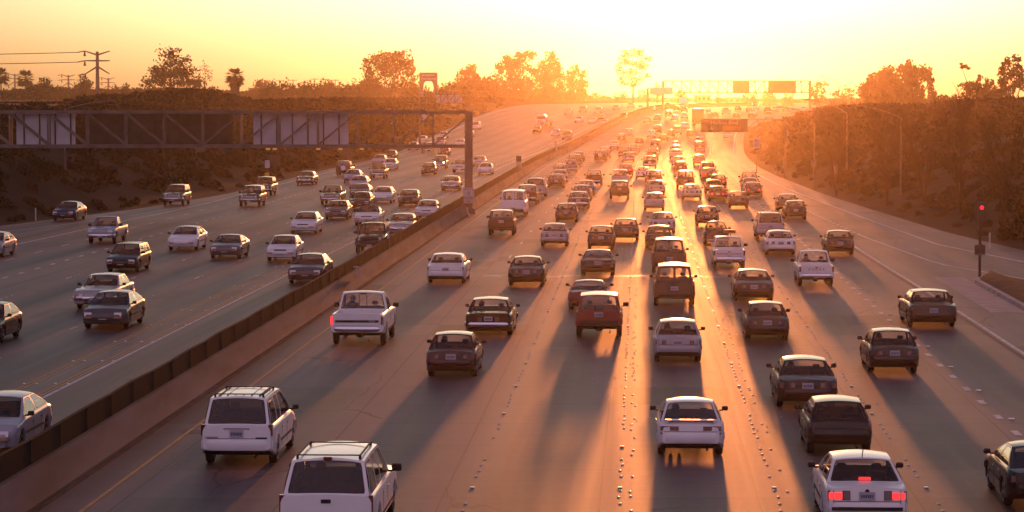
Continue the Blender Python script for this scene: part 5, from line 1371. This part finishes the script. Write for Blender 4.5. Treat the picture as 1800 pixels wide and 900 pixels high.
# ------------------------------------------------------------------ the traffic: (x, y of the standing axle on the photo, model, colour, label, options)
RIGHT = [
# nearest rows
(426,813,'minivan','white','white minivan with a roof rack in the lane beside the barrier',{}),
(584,955,'suv_big','white','big white utility wagon with a roof rack, cut by the bottom edge',{}),
(1517,926,'sedan_lux','white','white sedan with lit red brake lights at the bottom edge',{}),
(1830,889,'coupe','black','black coupe cut by the right edge of the photo',dict(yaw=.0)),
(1213,800,'hatch_coupe','white','white hatchback coupe with red lamp panels, alone in its lane near the bottom',{}),
(1473,797,'hatch','black','black hatchback with a dark rear window, right in front of the braking white sedan',{}),
(1416,715,'sedan_round','plum','dark plum sedan just ahead of the black hatchback',{}),
(796,662,'sedan_small','maroon','dark maroon sedan between the white pickup and the silver sedan',{}),
(1191,635,'sedan_small','silver','silver sedan with sun flashing on its roof, ahead of the white coupe',{}),
(1568,655,'sedan_small','black','dark sedan by the broken line at right, ahead of the plum sedan',{}),
(633,606,'pickup_big','white','large white pickup truck with its left tail light lit',dict(brake=(1,))),
(861,590,'sedan_old','brown','old boxy brown sedan with a chrome bumper',{}),
(1053,593,'jeep','red','red boxy utility vehicle in the centre lane',{}),
(1347,598,'sedan_small','plum','dark sedan with a sparkling left roof corner, right of the silver sedan',{}),
(1636,574,'sedan_big','brown','long dark luxury coupe nearest to the right edge line',{}),
(1035,545,'sport_coupe','red','low red sports coupe half hidden behind the red utility vehicle',{}),
(1185,537,'van_round','brown','brown rounded van with a sunlit roof, above the silver sedan',{}),
(1324,530,'sedan_round','maroon','maroon round sedan between the small white pickup and the dark sedan',{}),
(786,497,'sedan_big','white','big white sedan with a full width red lamp bar near the barrier',{}),
(926,502,'sedan_round','black','black sedan directly right of the big white sedan',{}),
(1433,502,'pickup','white','white pickup truck with red letters on its tailgate',{}),
(1051,485,'coupe','black','black coupe ahead of the red sports coupe',{}),
(1176,480,'van_round','plum','dark van right ahead of the brown rounded van',{}),
(1281,471,'pickup','white','small white work pickup with lettering and an amber light bar',{}),
(1371,448,'sedan_round','white','white sedan just behind the silver van at right',{}),
(1475,448,'sedan_small','black','black sedan beside the start of the double edge line',{}),
(1259,433,'beetle','black','small old round black car right ahead of the work pickup',{}),
(1158,438,'sedan_small','plum','dark sedan mostly hidden to the left of the dark van',{}),
(1057,438,'sedan_small','brown','brown sedan ahead of the black coupe',{}),
(975,433,'sedan','silver','silver sedan ahead and right of the black sedan by the barrier lanes',{}),
(1100,423,'sedan','black','dark sedan right beside the brown sedan, a little ahead',{}),
(1353,420,'minivan','silver','silver van with a dark rear window ahead of the white sedan',{}),
(882,413,'jeep','brown','dark brown utility vehicle just behind the white cargo van',{}),
(1164,410,'sedan_round','silver','silver round sedan behind the pale estate car',{}),
(1243,397,'sedan_small','maroon','dark maroon sedan ahead of the old round car',{}),
(996,391,'sedan_small','maroon','dark reddish sedan ahead of the silver sedan in the third lane',{}),
(1398,386,'hatch_box','brown','small boxy brown hatchback on the right, behind a dark sedan',{}),
(903,381,'cargo_van','white','white cargo van with two small rear windows beside the barrier',{}),
(1384,372,'sedan','black','dark sedan half hidden by the boxy brown hatchback',{}),
(1150,370,'wagon','silver','pale estate car with the brightest sun glare on its roof',{}),
(1017,367,'sedan_old','grey','grey sedan leading the tight row of three, nearest of them',{}),
(1298,366,'sedan_small','brown','brown sedan between two pairs of cars showing brake lights',{}),
(927,360,'suv','brown','dark utility wagon tucked in right ahead of the cargo van',{}),
(1261,355,'sedan_small','red','red sedan braking, nearest of the right hand cluster',dict(brake=(0,1))),
(1023,353,'sedan','grey','middle grey sedan of the tight row of three',{}),
(1216,351,'sedan_round','cream','cream sedan with glare on its roof behind a dark van',{}),
(1089,350,'jeep','brown','dark utility vehicle with a long shadow in the centre lane',{}),
(942,348,'suv_big','silver','silver tall utility wagon two places ahead of the cargo van',{}),
(1324,347,'sedan_small','plum','dark sedan with both brake lights lit, near the right edge line',dict(brake=(0,1))),
(1030,343,'sedan_round','silver','farthest car of the tight row of three sedans',{}),
(1254,341,'hatch','plum','dark hatchback with lit tail lights behind the red sedan cluster',dict(brake=(0,))),
(1153,343,'sedan','silver','silver sedan almost hidden above the pale estate car',{}),
(1319,338,'sedan','silver','silver sedan squeezed between the braking dark sedan and a small pickup',{}),
(978,330,'sedan_round','brown','brown sedan with a dark tail, first of a line by the barrier',{}),
(1205,331,'van_round','maroon','tall dark red van straight under the sun streak',{}),
(1263,331,'sedan_small','maroon','maroon sedan with a glowing right tail light in the right cluster',dict(brake=(0,))),
(1318,331,'pickup','brown','small brown pickup at the head of the right hand trio',{}),
(1149,328,'suv','maroon','reddish van with sunlit right roof corner behind a pale hatchback',{}),
(1044,327,'pickup','maroon','small dark red pickup with its mirrors sticking out',{}),
(1090,327,'suv','silver','pale utility wagon directly ahead of the dark one with the long shadow',{}),
(984,321,'sedan','silver','silver sedan second in the line by the barrier',{}),
(1247,317,'sedan_round','red','red sedan with glowing rear window far up the right lanes',dict(brake=(0,1))),
(1130,315,'sedan_small','white','pale hatchback left of the reddish van',{}),
(986,309,'sedan','grey','grey sedan third in the line by the barrier',{}),
(1100,309,'sedan_round','red','red sedan ahead of the pale utility wagon',dict(brake=(0,1))),
(1244,311,'minivan','silver','pale van hidden behind the red sedan with the glowing window',{}),
(1002,304,'pickup','tan','tan pickup with a tall cap, fourth in the line by the barrier',{}),
(1196,304,'sedan_small','maroon','dark red sedan at the left of the sun streak',{}),
(1142,297,'suv','brown','dark tall car straight above the reddish van',{}),
(1010,294,'suv','brown','dark utility wagon ahead of the tan pickup',{}),
(1192,293,'sedan_round','silver','silver sedan just ahead of the dark red sedan in the sun streak',{}),
(1229,290,'wagon','tan','tan estate car alone in its lane, with a long shadow behind it',{}),
(1055,285,'jeep_spare','brown','brown utility vehicle with a round spare wheel on its tail',{}),
(1104,285,'sedan_old','tan','tan old sedan ahead of the red sedan in the centre',{}),
(1017,284,'sedan','grey','grey sedan at the head of the line by the barrier',{}),
(1147,281,'pickup','brown','brown pickup above the dark tall car',{}),
(1188,279,'sedan_big','cream','cream sedan with a golden roof in the bright lane',{}),
(1063,279,'van_round','tan','tan van just right of the one with the spare wheel',{}),
(1097,277,'pickup','maroon','small dark pickup peeking out left of the tan old sedan',{}),
# farther: small
(1188,270,'sedan','silver','silver car second in the stack of three in the bright lane',{}),
(1114,268,'sedan_round','silver','silver sedan low in the centre, broad and pale',{}),
(1230,266,'suv','red','red tall car with red tail lights below the exit sign',{}),
(1152,263,'suv','brown','dark tall car right of the silver sedan in the distance',{}),
(1186,262,'sedan','white','white car at the head of the stack in the bright lane',{}),
(1080,261,'sedan_small','white','white small sedan ahead of the tan van',{}),
(1230,258,'minivan','tan','tan van just under the left end of the exit sign',{}),
(1124,255,'sedan','brown','brown sedan far off, up and right of the white small sedan',{}),
(1093,251,'jeep_spare','brown','far utility vehicle with a round spare wheel, left of the brown sedan',{}),
(1165,249,'sedan_round','plum','dark sedan with light shining beneath it, far in the centre',{}),
(1279.5,244,'sedan_round','white','lone white car on the curved exit lane under the green sign',{}),
(1144.6,241.5,'wagon','white','far pale estate car in front of a dark van',{}),
(1105.5,241,'suv','silver','far silver tall car nearest the curve of the barrier',{}),
(1214,241,'sedan','plum','dark sedan left of the exit sign board',{}),
(1179,240,'sedan_small','brown','far brown car with a golden roof left of the dark sedan',{}),
(1190,236,'suv','tan','far tan tall car with light under it',{}),
(1155,235,'van_round','plum','far dark van behind the pale estate car',{}),
(1204,227,'sedan_round','white','far white rounded car below the box truck',{}),
(1138,216,'sedan_round','silver','far silver car closest to the barrier at the bend',{}),
(1185.5,212,'sedan','white','far white car left of the box truck, lower of two',{}),
(1155,211.5,'sedan','silver','far silver car second from the barrier at the bend',{}),
(1351.5,209,'minivan','silver','far silver car above the truss arm of the exit sign',{}),
(1321,209,'sedan_small','brown','far dark car just above the right end of the green board',{}),
(1294.5,208.5,'sedan','brown','far dark car above the middle of the green board',{}),
(1202.5,208.5,'sedan','white','far white car right beside the left of the box truck',{}),
(1256,208,'suv','brown','far dark tall car just right of the box truck',{}),
(1175,206,'suv','plum','far dark car with a bright golden roof',{}),
(1324,203,'sedan','white','far pale car right behind the dark one above the board end',{}),
(1276,202,'suv_big','silver','far silver tall car between the truck and the board middle',{}),
(1350,201,'suv_big','brown','far dark truck like car under the right gantry board',{}),
(1246,199,'sedan','silver','far silver car peeking out right of the box truck roof',{}),
(1317,198,'sedan','brown','far dark car in the upper row above the board',{}),
(1381,197.5,'sedan_round','grey','far rounded car rightmost under the gantry post',{}),
(1202.5,197,'sedan','tan','far tan car upper left of the box truck',{}),
(1362,196.5,'sedan','silver','far silver car left of the rightmost rounded one',{}),
(1189,195,'sedan','plum','far dark car left of the tan one at the crest',{}),
(1297,194.5,'sedan','grey','far grey car at the crest under the left gantry board',{}),
(1328,193.5,'suv','white','far white tall car at the crest between the gantry boards',{}),
(1174,190,'minivan','white','far white van at the crest left of the sun streak',{}),
(1397,200,'sedan_round','silver','far silver car close left of the far gantry post',{}),
(1412,197,'sedan','white','far white car right at the foot of the far gantry post',{}),
(1405,205,'sedan_small','brown','far brown car below the far gantry post',{}),
(1436,199,'suv','white','farthest right pale car on the bend beyond the gantry post',{}),
]
LEFT = [
(-20,800,'sedan_round','silver','silver sedan cut by the left edge, close behind the barrier',{}),
(189,578,'sedan_round','bronze','bronze grey round sedan, nearest whole car coming the other way',{}),
(172,542,'sedan_old','silver','boxy silver sedan half hidden right behind the bronze round sedan',{}),
(-32,602,'sedan_small','maroon','dark red sedan cut by the left edge',{}),
(-18,452,'sedan_small','silver','small silver sedan cut by the left edge, far lanes',{}),
(218,478,'wagon','black','dark estate car in the middle of the oncoming lanes',{}),
(181,428,'pickup','blue','pale blue pickup truck coming along the outer lanes',{}),
(323,440,'sedan_round','white','white low sedan left of the grey sports coupe',{}),
(398,455,'coupe','grey','grey sports coupe with a sloping nose',{}),
(115,388,'sedan_round','navy','dark blue sedan on the outermost lane at left',{}),
(306,361,'suv','grey','grey utility wagon on the outer shoulder lane',{}),
(440,363,'suv','black','black utility vehicle just outside the dark pickup line',{}),
(462,344,'suv','plum','dark vehicle half behind the black utility vehicle',{}),
(537,325,'sedan_old','brown','dark old sedan next to the outer edge line',{}),
(496,459,'sedan_small','white','white blue compact sedan left of the bronze car by the barrier',{}),
(540,498,'sedan_round','bronze','bronze sedan in the carpool lane closest to the barrier',{}),
(535,411,'sedan_lux','white','boxy white luxury sedan with an upright grille',{}),
(592,386,'sedan','grey','grey sedan ahead of the boxy white luxury sedan',{}),
(582,360,'pickup','black','dark pickup truck with a wide front left of the grey sedans',{}),
(634,368,'sedan','brown','brown sedan between the white convertible and the dark coupe',{}),
(646,396,'convertible','white','white car with a dark soft top above the black roof rack vehicle',{}),
(652,445,'suv_rack','black','black utility vehicle with a roof rack beside the barrier',{}),
(705,414,'sedan_old','silver','old boxy silver sedan behind the black roof rack vehicle',{}),
(750,385,'sedan','white','white sedan in the carpool lane left of the gantry post',{}),
(718,363,'sedan','brown','brown sedan right of the white sedan in the middle lanes',{}),
(672,357,'sedan_round','white','white sedan left of the brown one, third row',{}),
(633,349,'coupe','brown','dark coupe with a low nose in the centre of the oncoming lanes',{}),
(630,334,'sedan_round','silver','silver sedan partly hidden behind the dark coupe',{}),
(619,321,'sedan_round','blue','pale blue sedan beside the vehicle with the white spare wheel cover',{}),
(609,308,'jeep_spare_white','brown','brown boxy vehicle showing a white round spare wheel cover, by the outer line',dict(yaw=math.pi)),
(792,335,'sedan_old','tan','tan sedan just left of the gantry post',{}),
(664,314,'pickup','brown','brown flatbed pickup below the gantry truss',{}),
(753,307,'sedan','brown','brown sedan left of the car with lit headlights',{}),
(853,307,'sedan_round','white','white sedan right of the gantry post in the inner lane',{}),
(808,304,'pickup','silver','silver pickup partly hidden by the gantry post',{}),
(685,298,'sedan','white','white sedan right behind the flatbed pickup',{}),
(773,297,'suv','brown','dark utility vehicle with both headlights lit',dict(lit=True)),
(842,293,'sedan_old','tan','tan sedan right of the gantry post, behind the white one',{}),
(666,290,'sedan_round','silver','silver sedan hidden behind the flatbed pickup cab',{}),
(686,281,'sedan','brown','dark sedan just below the bottom chord of the gantry',{}),
(780,274,'sedan','plum','dark sedan under the gantry truss left of its post',{}),
(751,269,'suv','brown','dark tall vehicle crossing the bottom chord of the truss',{}),
(725,264,'sedan','white','white sedan seen through the last truss bays, leftmost',{}),
(808,258,'sedan','white','white sedan seen through the truss against the gantry post',{}),
(773,257,'suv','silver','silver tall car seen through the truss beside a diagonal',{}),
(741,252,'sedan','white','white sedan seen through the truss behind the leftmost one',{}),
(996,245.5,'minivan','tan','far tan van coming along the carpool lane before the bend',{}),
(778,244,'sedan','silver','farthest car seen through the last bay of the truss',{}),
(824,241,'sedan','white','white car half hidden behind the top of the gantry post',{}),
(976,239,'sedan','white','far white sedan left of the tan van before the bend',{}),
(943,234,'sedan','brown','far dark sedan with one glint, below the white truck',{}),
(835,228,'minivan','white','white van right of the top of the gantry post',{}),
(1062,221,'sedan','white','far white sedan lowest of the trio at the bend',{}),
(1041,217,'sedan','white','far white sedan left of the trio at the bend',{}),
(1017,215.5,'sedan_round','white','far white sedan midway between the white truck and the trio',{}),
(1056,212,'sedan','brown','far dark sedan half behind the lowest white one of the trio',{}),
(1095,211,'minivan','silver','far silver van against the barrier at the bend',{}),
(998,202,'pickup','silver','far silver pickup above and right of the white truck',{}),
(1051,200,'suv','silver','far silver tall car right of the far tan one at the crest',{}),
(1024,198,'suv','tan','far tan tall car below the central grove',{}),
(1145,195,'sedan','white','far white car between the two sign posts at the crest',{}),
(1125.5,194,'sedan_round','white','far white car just left of the cantilever sign post',{}),
(1083,193.5,'sedan','silver','far silver car under the tall airy golden tree',{}),
(1108,189.5,'sedan_round','silver','farthest silver car at the crest beneath the tall airy tree',{}),
]
CARS = {}
for r in RIGHT: CARS[r[:2]] = place('R', *r[:5], **r[5])
for r in LEFT: CARS[r[:2]] = place('L', *r[:5], **r[5])

def part_of(e, name, k=0):
    c = sorted([o for o in bpy.data.objects if o.parent is e and o.name.split('.')[0] == name], key=lambda o: o.name)
    return c[k]
def on_rear(key, xyz_mb, nm, mt, e, label=None):
    o = xyz_mb.build(nm, M[mt], e, smooth=False)
    if label: o['label'] = label
    return o
# lettering on tailgates
e = CARS[(1433,502)]; s = SP['pickup']; g = MB()
for k, ch in enumerate('DODGE'): g.add(text_mb(ch, .15), ((k-2)*.17, rear_y(s, .88)-.012, .84))
on_rear('pickup', g, 'tailgate_lettering', 'tail', e)
g = MB(); g.box(-.06,.06,rear_y(s,.9)-.02,rear_y(s,.9)+.01,.915,.955); on_rear('pickup', g, 'tailgate_handle', 'trim', e)
e = CARS[(1281,471)]; g = MB(); g.add(text_mb('ROPE PEST CONTROL', .135), (0, rear_y(s,.8)-.012, .80)); g.add(text_mb('CO', .10), (0, rear_y(s,.7)-.012, .69)); on_rear('pickup', g, 'tailgate_lettering', 'tail', e)
g = MB(); g.box(-.06,.06,rear_y(s,.9)-.02,rear_y(s,.9)+.01,.90,.94); on_rear('pickup', g, 'tailgate_handle', 'trim', e)
g = MB(); g.box(-.02,.02,.0,.04,1.58,1.78); g.box(.12,.16,.0,.04,1.58,1.78); g.box(-.22,.42,-.1,.16,1.78,1.92,0,.03); g.box(-.20,.40,-.105,.165,1.92,1.98,0,.02); on_rear('pickup', g, 'roof_light_bar', 'amber', e)
e = CARS[(633,606)]; s = SP['pickup_big']; g = MB(); g.box(-.80,.80,rear_y(s,.95)-.012,rear_y(s,.95)+.01,.90,.985); o = on_rear('pickup_big', g, 'tailgate_band', 'trim', e)
g = MB(); g.add(text_mb('FORD', .085), (.55, rear_y(s,.95)-.018, .94)); on_rear('pickup_big', g, 'tailgate_lettering', 'sign_white', o)
g = MB()
for x in (-.14, .14): g.box(x-.012, x+.012, s['rb']-.02, s['rb']+.0, 1.26, 1.74)
o_ = on_rear('pickup_big', g, 'window_slider', 'trim', e); o_.location.y = .065
# braking white sedan: high brake lamp, roundel, bumper band
e = CARS[(1517,926)]; s = SP['sedan_lux']; g = MB(); g.box(-.13,.13,s['rb']+.02,s['rb']+.08,1.0,1.075,0,.02); o = on_rear('', g, 'brake_light', 'brake', e, 'lit red high brake light')
for sx in (-1, 1):
    for x0, x1 in ((.52,.68),(.70,.80)):
        g = MB(); a, b = sorted((sx*x0, sx*x1)); tbox(g, s, a, b, .70, .84, .022); on_rear('', g, 'brake_light', 'brake', e, 'lit red brake light')
g = MB(); g.lathe([(0,.045),(-.01,.045)], 18, axis='y', c=(0, rear_y(s,.87)-.004,.87)); on_rear('', g, 'emblem', 'trim', e)
g = MB(); g.box(-.74,.74,rear_y(s,.5)-.062,rear_y(s,.5)-.05,.47,.545); on_rear('', g, 'bumper_strip', 'trim', e)
g = MB(); g.tube([(0,s['rt']-.02,1.40),(0,s['rt']-.25,1.62)], .012, 5); on_rear('', g, 'antenna', 'trim', e)
# white minivan and big utility wagon
e = CARS[(426,813)]; s = SP['minivan']; g = MB(); g.add(text_mb('CARAVAN', .07), (-.62, rear_y(s,.76)-.012, .74)); on_rear('', g, 'tailgate_lettering', 'trim', e); g = MB(); g.box(.48,.76,rear_y(s,.76)-.014,rear_y(s,.76)-.004,.72,.75); on_rear('', g, 'model_badge', 'trim', e)
g = MB(); g.box(-.32,.32,rear_y(s,.95)-.02,rear_y(s,.95)+.01,.95,.975); on_rear('', g, 'tailgate_trim', 'chrome', e)
g = MB()
for q in range(6): x = -.5+q*.2; g.box(x-.012, x+.012, s['rt']+.15, s['ft']-.3, s['H']-.008, s['H']+.014)
on_rear('', g, 'roof_slats', 'trim', e)
e = CARS[(584,955)]; s = SP['suv_big']; g = MB(); g.box(-.10,.10,rear_y(s,1.0)-.02,rear_y(s,1.0)+.01,.98,1.06,0,.01); on_rear('', g, 'tailgate_handle', 'trim', e)
g = MB(); g.box(-.09,.09,s['rt']-.12,s['rt']-.02,s['H']-.03,s['H']+.035,0,.02); on_rear('', g, 'brake_light', 'tail', e)
# white hatchback coupe: tail spoiler
e = CARS[(1213,800)]; s = SP['hatch_coupe']; g = MB(); g.box(-.66,.66,-2.08,-1.90,.955,.985,0,.014)
for x in (-.6,.6): g.box(x-.03,x+.03,-2.05,-1.92,.90,.957)
o = on_rear('', g, 'spoiler', 'paint', e); o.color = (*COLOURS['white'], 1)

# heavy vehicles
def box_truck(px, py, label, w=2.5, H=3.9, L=8.0, colour='brown', name='box_truck', side='R'):
    Y, d = ground_hit(px, py); c = P(d, Y); e = empty(name, c, heading(Y)); tag(e, label, 'truck')
    g = MB(); g.box(-w/2,w/2,0,L,1.0,H,0,.06); o = g.build('cargo_box', M['paint'], e, smooth=False); o.color = (*COLOURS[colour], 1)
    q = MB(); q.box(-w*.46,w*.46,-.03,-.002,1.1,H-.15); 
    for k in range(7): q.box(-w*.46,w*.46,-.04,-.03,1.15+k*.38,1.19+k*.38)
    q = q.build('roller_door', M['paint'], o, smooth=False); q.color = (*[min(1,v*1.3) for v in COLOURS[colour]], 1)
    g = MB(); g.box(-w*.46,w*.46,L+.15,L+2.1,.7,2.6,0,.25); k_ = g.build('cab', M['paint'], e); k_.color = (*COLOURS['white'], 1)
    g = MB(); g.box(-w*.42,w*.42,L+2.06,L+2.12,1.6,2.4,0,.03); g.build('windshield', M['dark_glass'], k_)
    g = MB(); g.box(-.5,.5,-.1,L+1.8,.55,.98); g.build('chassis', M['trim'], e, smooth=False)
    g = MB(); g.box(-w*.48,w*.48,-.12,-.02,.5,.68,0,.03); g.build('bumper', M['trim'], e)
    for y in (1.6, L+1.1):
        for sx in (-1, 1):
            t, r_ = wheel_mb(.5, .34); o2 = t.build('wheel', M['tyre'], e, (sx*(w/2-.22), y, .5)); o3 = r_.build('rim', M['rim'], o2)
            if sx < 0: o2.rotation_euler.z = math.pi
    for sx in (-1, 1):
        g = MB(); g.box(sx*w*.42-.09,sx*w*.42+.09,-.05,-.01,.78,.92); g.build('tail_light', M['tail'], e, smooth=False)
    return e
box_truck(1226, 222, 'tall dark box truck left of the green exit sign', colour='brown')
box_truck(1200, 190, 'pale boxy truck at the crest above the golden roofed cars', w=2.3, H=3.3, L=6, colour='white', name='box_truck')
def semi(px, py, label):
    Y, d = ground_hit(px, py); c = P(d, Y); e = empty('semi_truck', c, heading(Y)+math.pi); tag(e, label, 'truck', G_IN)
    g = MB(); g.box(-1.1,1.1,-1.6,.2,.9,2.55,0,.2); g.box(-.9,.9,-1.5,-.3,2.5,2.85,0,.15); o = g.build('cab', M['paint'], e); o.color = (*COLOURS['white'], 1)
    q = MB(); q.box(-.95,.95,.18,.24,1.8,2.4,0,.03); q.build('windshield', M['dark_glass'], o)
    g = MB(); g.box(-.75,.75,.2,1.9,.9,1.65,0,.2); b = g.build('hood', M['paint'], e); b.color = (*COLOURS['white'], 1)
    g = MB(); g.box(-.5,.5,1.88,1.95,.85,1.65,0,.02); g.build('grille', M['chrome'], e)
    g = MB(); g.box(-1.2,1.2,1.85,2.1,.4,.72,0,.06); g.build('bumper', M['chrome'], e)
    for sx in (-1, 1):
        g = MB(); g.lathe([(0,.14),(.04,.12)], 12, axis='y', c=(sx*.95,1.8,1.05)); g.build('headlight', M['head'], e)
        g = MB(); g.box(sx*.95-.2,sx*.95+.2,.6,1.75,.6,1.0,0,.1); f = g.build('fender', M['paint'], e); f.color = (*COLOURS['white'], 1)
        g = MB(); g.tube([(sx*1.2,-1.7,1),(sx*1.2,-1.7,3.2)], .08, 8); g.build('exhaust_stack', M['chrome'], e)
        for y in (1.2, -3.0, -4.2):
            t, r_ = wheel_mb(.5, .3); o2 = t.build('wheel', M['tyre'], e, (sx*1.0, y, .5)); r_.build('rim', M['rim'], o2)
            if sx < 0: o2.rotation_euler.z = math.pi
    g = MB(); g.box(-.5,.5,-6,-2.2,.75,.95); g.box(-1.25,1.25,-14,-2.9,1.15,1.45,0,.05); g.build('flat_trailer', M['trim'], e)
    for y in (-12, -13.1):
        for sx in (-1, 1): t, r_ = wheel_mb(.5, .3); o2 = t.build('wheel', M['tyre'], e, (sx*1.0, y, .5))
semi(951, 224, 'white truck tractor pulling a low empty flatbed toward the camera')

# people seen through the rear windows
def driver(e, key, label, x, shirt='cloth_dark', lean=0.0):
    """seated figure: hidden below the seat back line, the head and shoulders show through the glass"""
    s = SP[key]; zt = float(np.interp(s['fb']-.5, [p[0] for p in s['prof']], [p[1] for p in s['prof']]))
    yS = (s['ft']+s['fb'])/2-.75 if not s['bed'] else s['rb']+.28
    yS += .16; top = s['H']-s['crown']-.09; sh = top-.30; hip = sh-.48
    J = [((0,0,hip),.15), ((0,.0,hip+.22),.145), ((0,-.02,sh-.06),.15), ((0,-.01,sh+.03),.062), ((0,.0,sh+.07),.055),
         ((-.17,-.01,sh-.04),.065), ((-.24,.10,sh-.24),.05), ((-.17,.34,sh-.22),.04), ((.17,-.01,sh-.04),.065), ((.24,.10,sh-.24),.05), ((.17,.34,sh-.22),.04),
         ((-.10,.30,hip-.02),.085), ((-.11,.46,hip-.34),.06), ((.10,.30,hip-.02),.085), ((.11,.46,hip-.34),.06)]
    E = [(0,1),(1,2),(2,3),(3,4),(2,5),(5,6),(6,7),(2,8),(8,9),(9,10),(0,11),(11,12),(0,13),(13,14)]
    me = bpy.data.meshes.new('person'); me.from_pydata([p for p, r in J], E, []); me.skin_vertices or me.attributes
    o = bpy.data.objects.new('person', me); COL.objects.link(o)
    m = o.modifiers.new('skin', 'SKIN')
    for v, (p, r) in zip(me.skin_vertices[0].data, J): v.radius = (r, r)
    me.skin_vertices[0].data[0].use_root = True
    o.modifiers.new('sub', 'SUBSURF').levels = 1; o.modifiers['sub'].render_levels = 1
    me.materials.append(M[shirt])
    mw = e.matrix_basis; o.matrix_basis = mw @ Matrix.Translation((x, yS, 0))
    tag(o, label, 'person', 'drivers seen through the rear windows')
    h = MB(); 
    prof = [(-.125,.035),(-.11,.062),(-.07,.082),(-.02,.092),(.03,.094),(.075,.08),(.105,.05),(.118,.015)]
    h.lathe(prof, 16, axis='z', c=(lean,.01,sh+.17)); h.box(lean-.014,lean+.014,.09,.125,sh+.13,sh+.175,0,.01)
    for sx in (-1,1): h.box(lean+sx*.092-.01,lean+sx*.092+.01,-.01,.03,sh+.13,sh+.19,0,.008)
    hd = h.build('head', M['skin'], o)
    k = MB(); k.lathe([(-.03,.101),(.03,.102),(.08,.088),(.112,.055),(.126,.015)], 16, axis='z', c=(lean,-.006,sh+.17)); k.build('hair', M['hair'], o)
def load_skin():
    pass
for key_, model_, lab, x, sh_ in (((1213,800),'hatch_coupe','driver of the white hatchback coupe seen from behind',-.36,'cloth_dark'),((1191,635),'sedan_small','driver of the silver sedan with the flashing roof',-.35,'cloth_dark'),
        ((633,606),'pickup_big','driver of the large white pickup seen through the rear window',-.42,'cloth_dark'),((1433,502),'pickup','driver of the lettered white pickup seen through the rear window',-.36,'cloth_light'),
        ((796,662),'sedan_small','driver of the dark maroon sedan seen from behind',-.35,'cloth_dark'),((861,590),'sedan_old','driver of the old boxy brown sedan seen from behind',-.38,'cloth_dark'),
        ((1416,715),'sedan_round','driver of the dark plum sedan seen from behind',-.36,'cloth_dark'),((1568,655),'sedan_small','driver of the dark sedan by the broken line',-.35,'cloth_dark')):
    driver(CARS[key_], model_, lab, x, sh_)
# ------------------------------------------------------------------ haze over the whole scene
hb = MB(); hb.box(-1600, 1900, -60, 2950, -2.0, 44.0)
hm = bpy.data.materials.new('sunset_haze'); hm.use_nodes = True
hm.node_tree.nodes.clear()
ho = hm.node_tree.nodes.new('ShaderNodeOutputMaterial'); hv = hm.node_tree.nodes.new('ShaderNodeVolumePrincipled')
hv.inputs['Color'].default_value = (.95, .78, .62, 1)
hv.inputs['Density'].default_value = HAZE_D
hv.inputs['Anisotropy'].default_value = HAZE_G
hm.node_tree.links.new(hv.outputs[0], ho.inputs['Volume'])
hz = hb.build('haze', hm, smooth=False); tag(hz, kind='stuff')
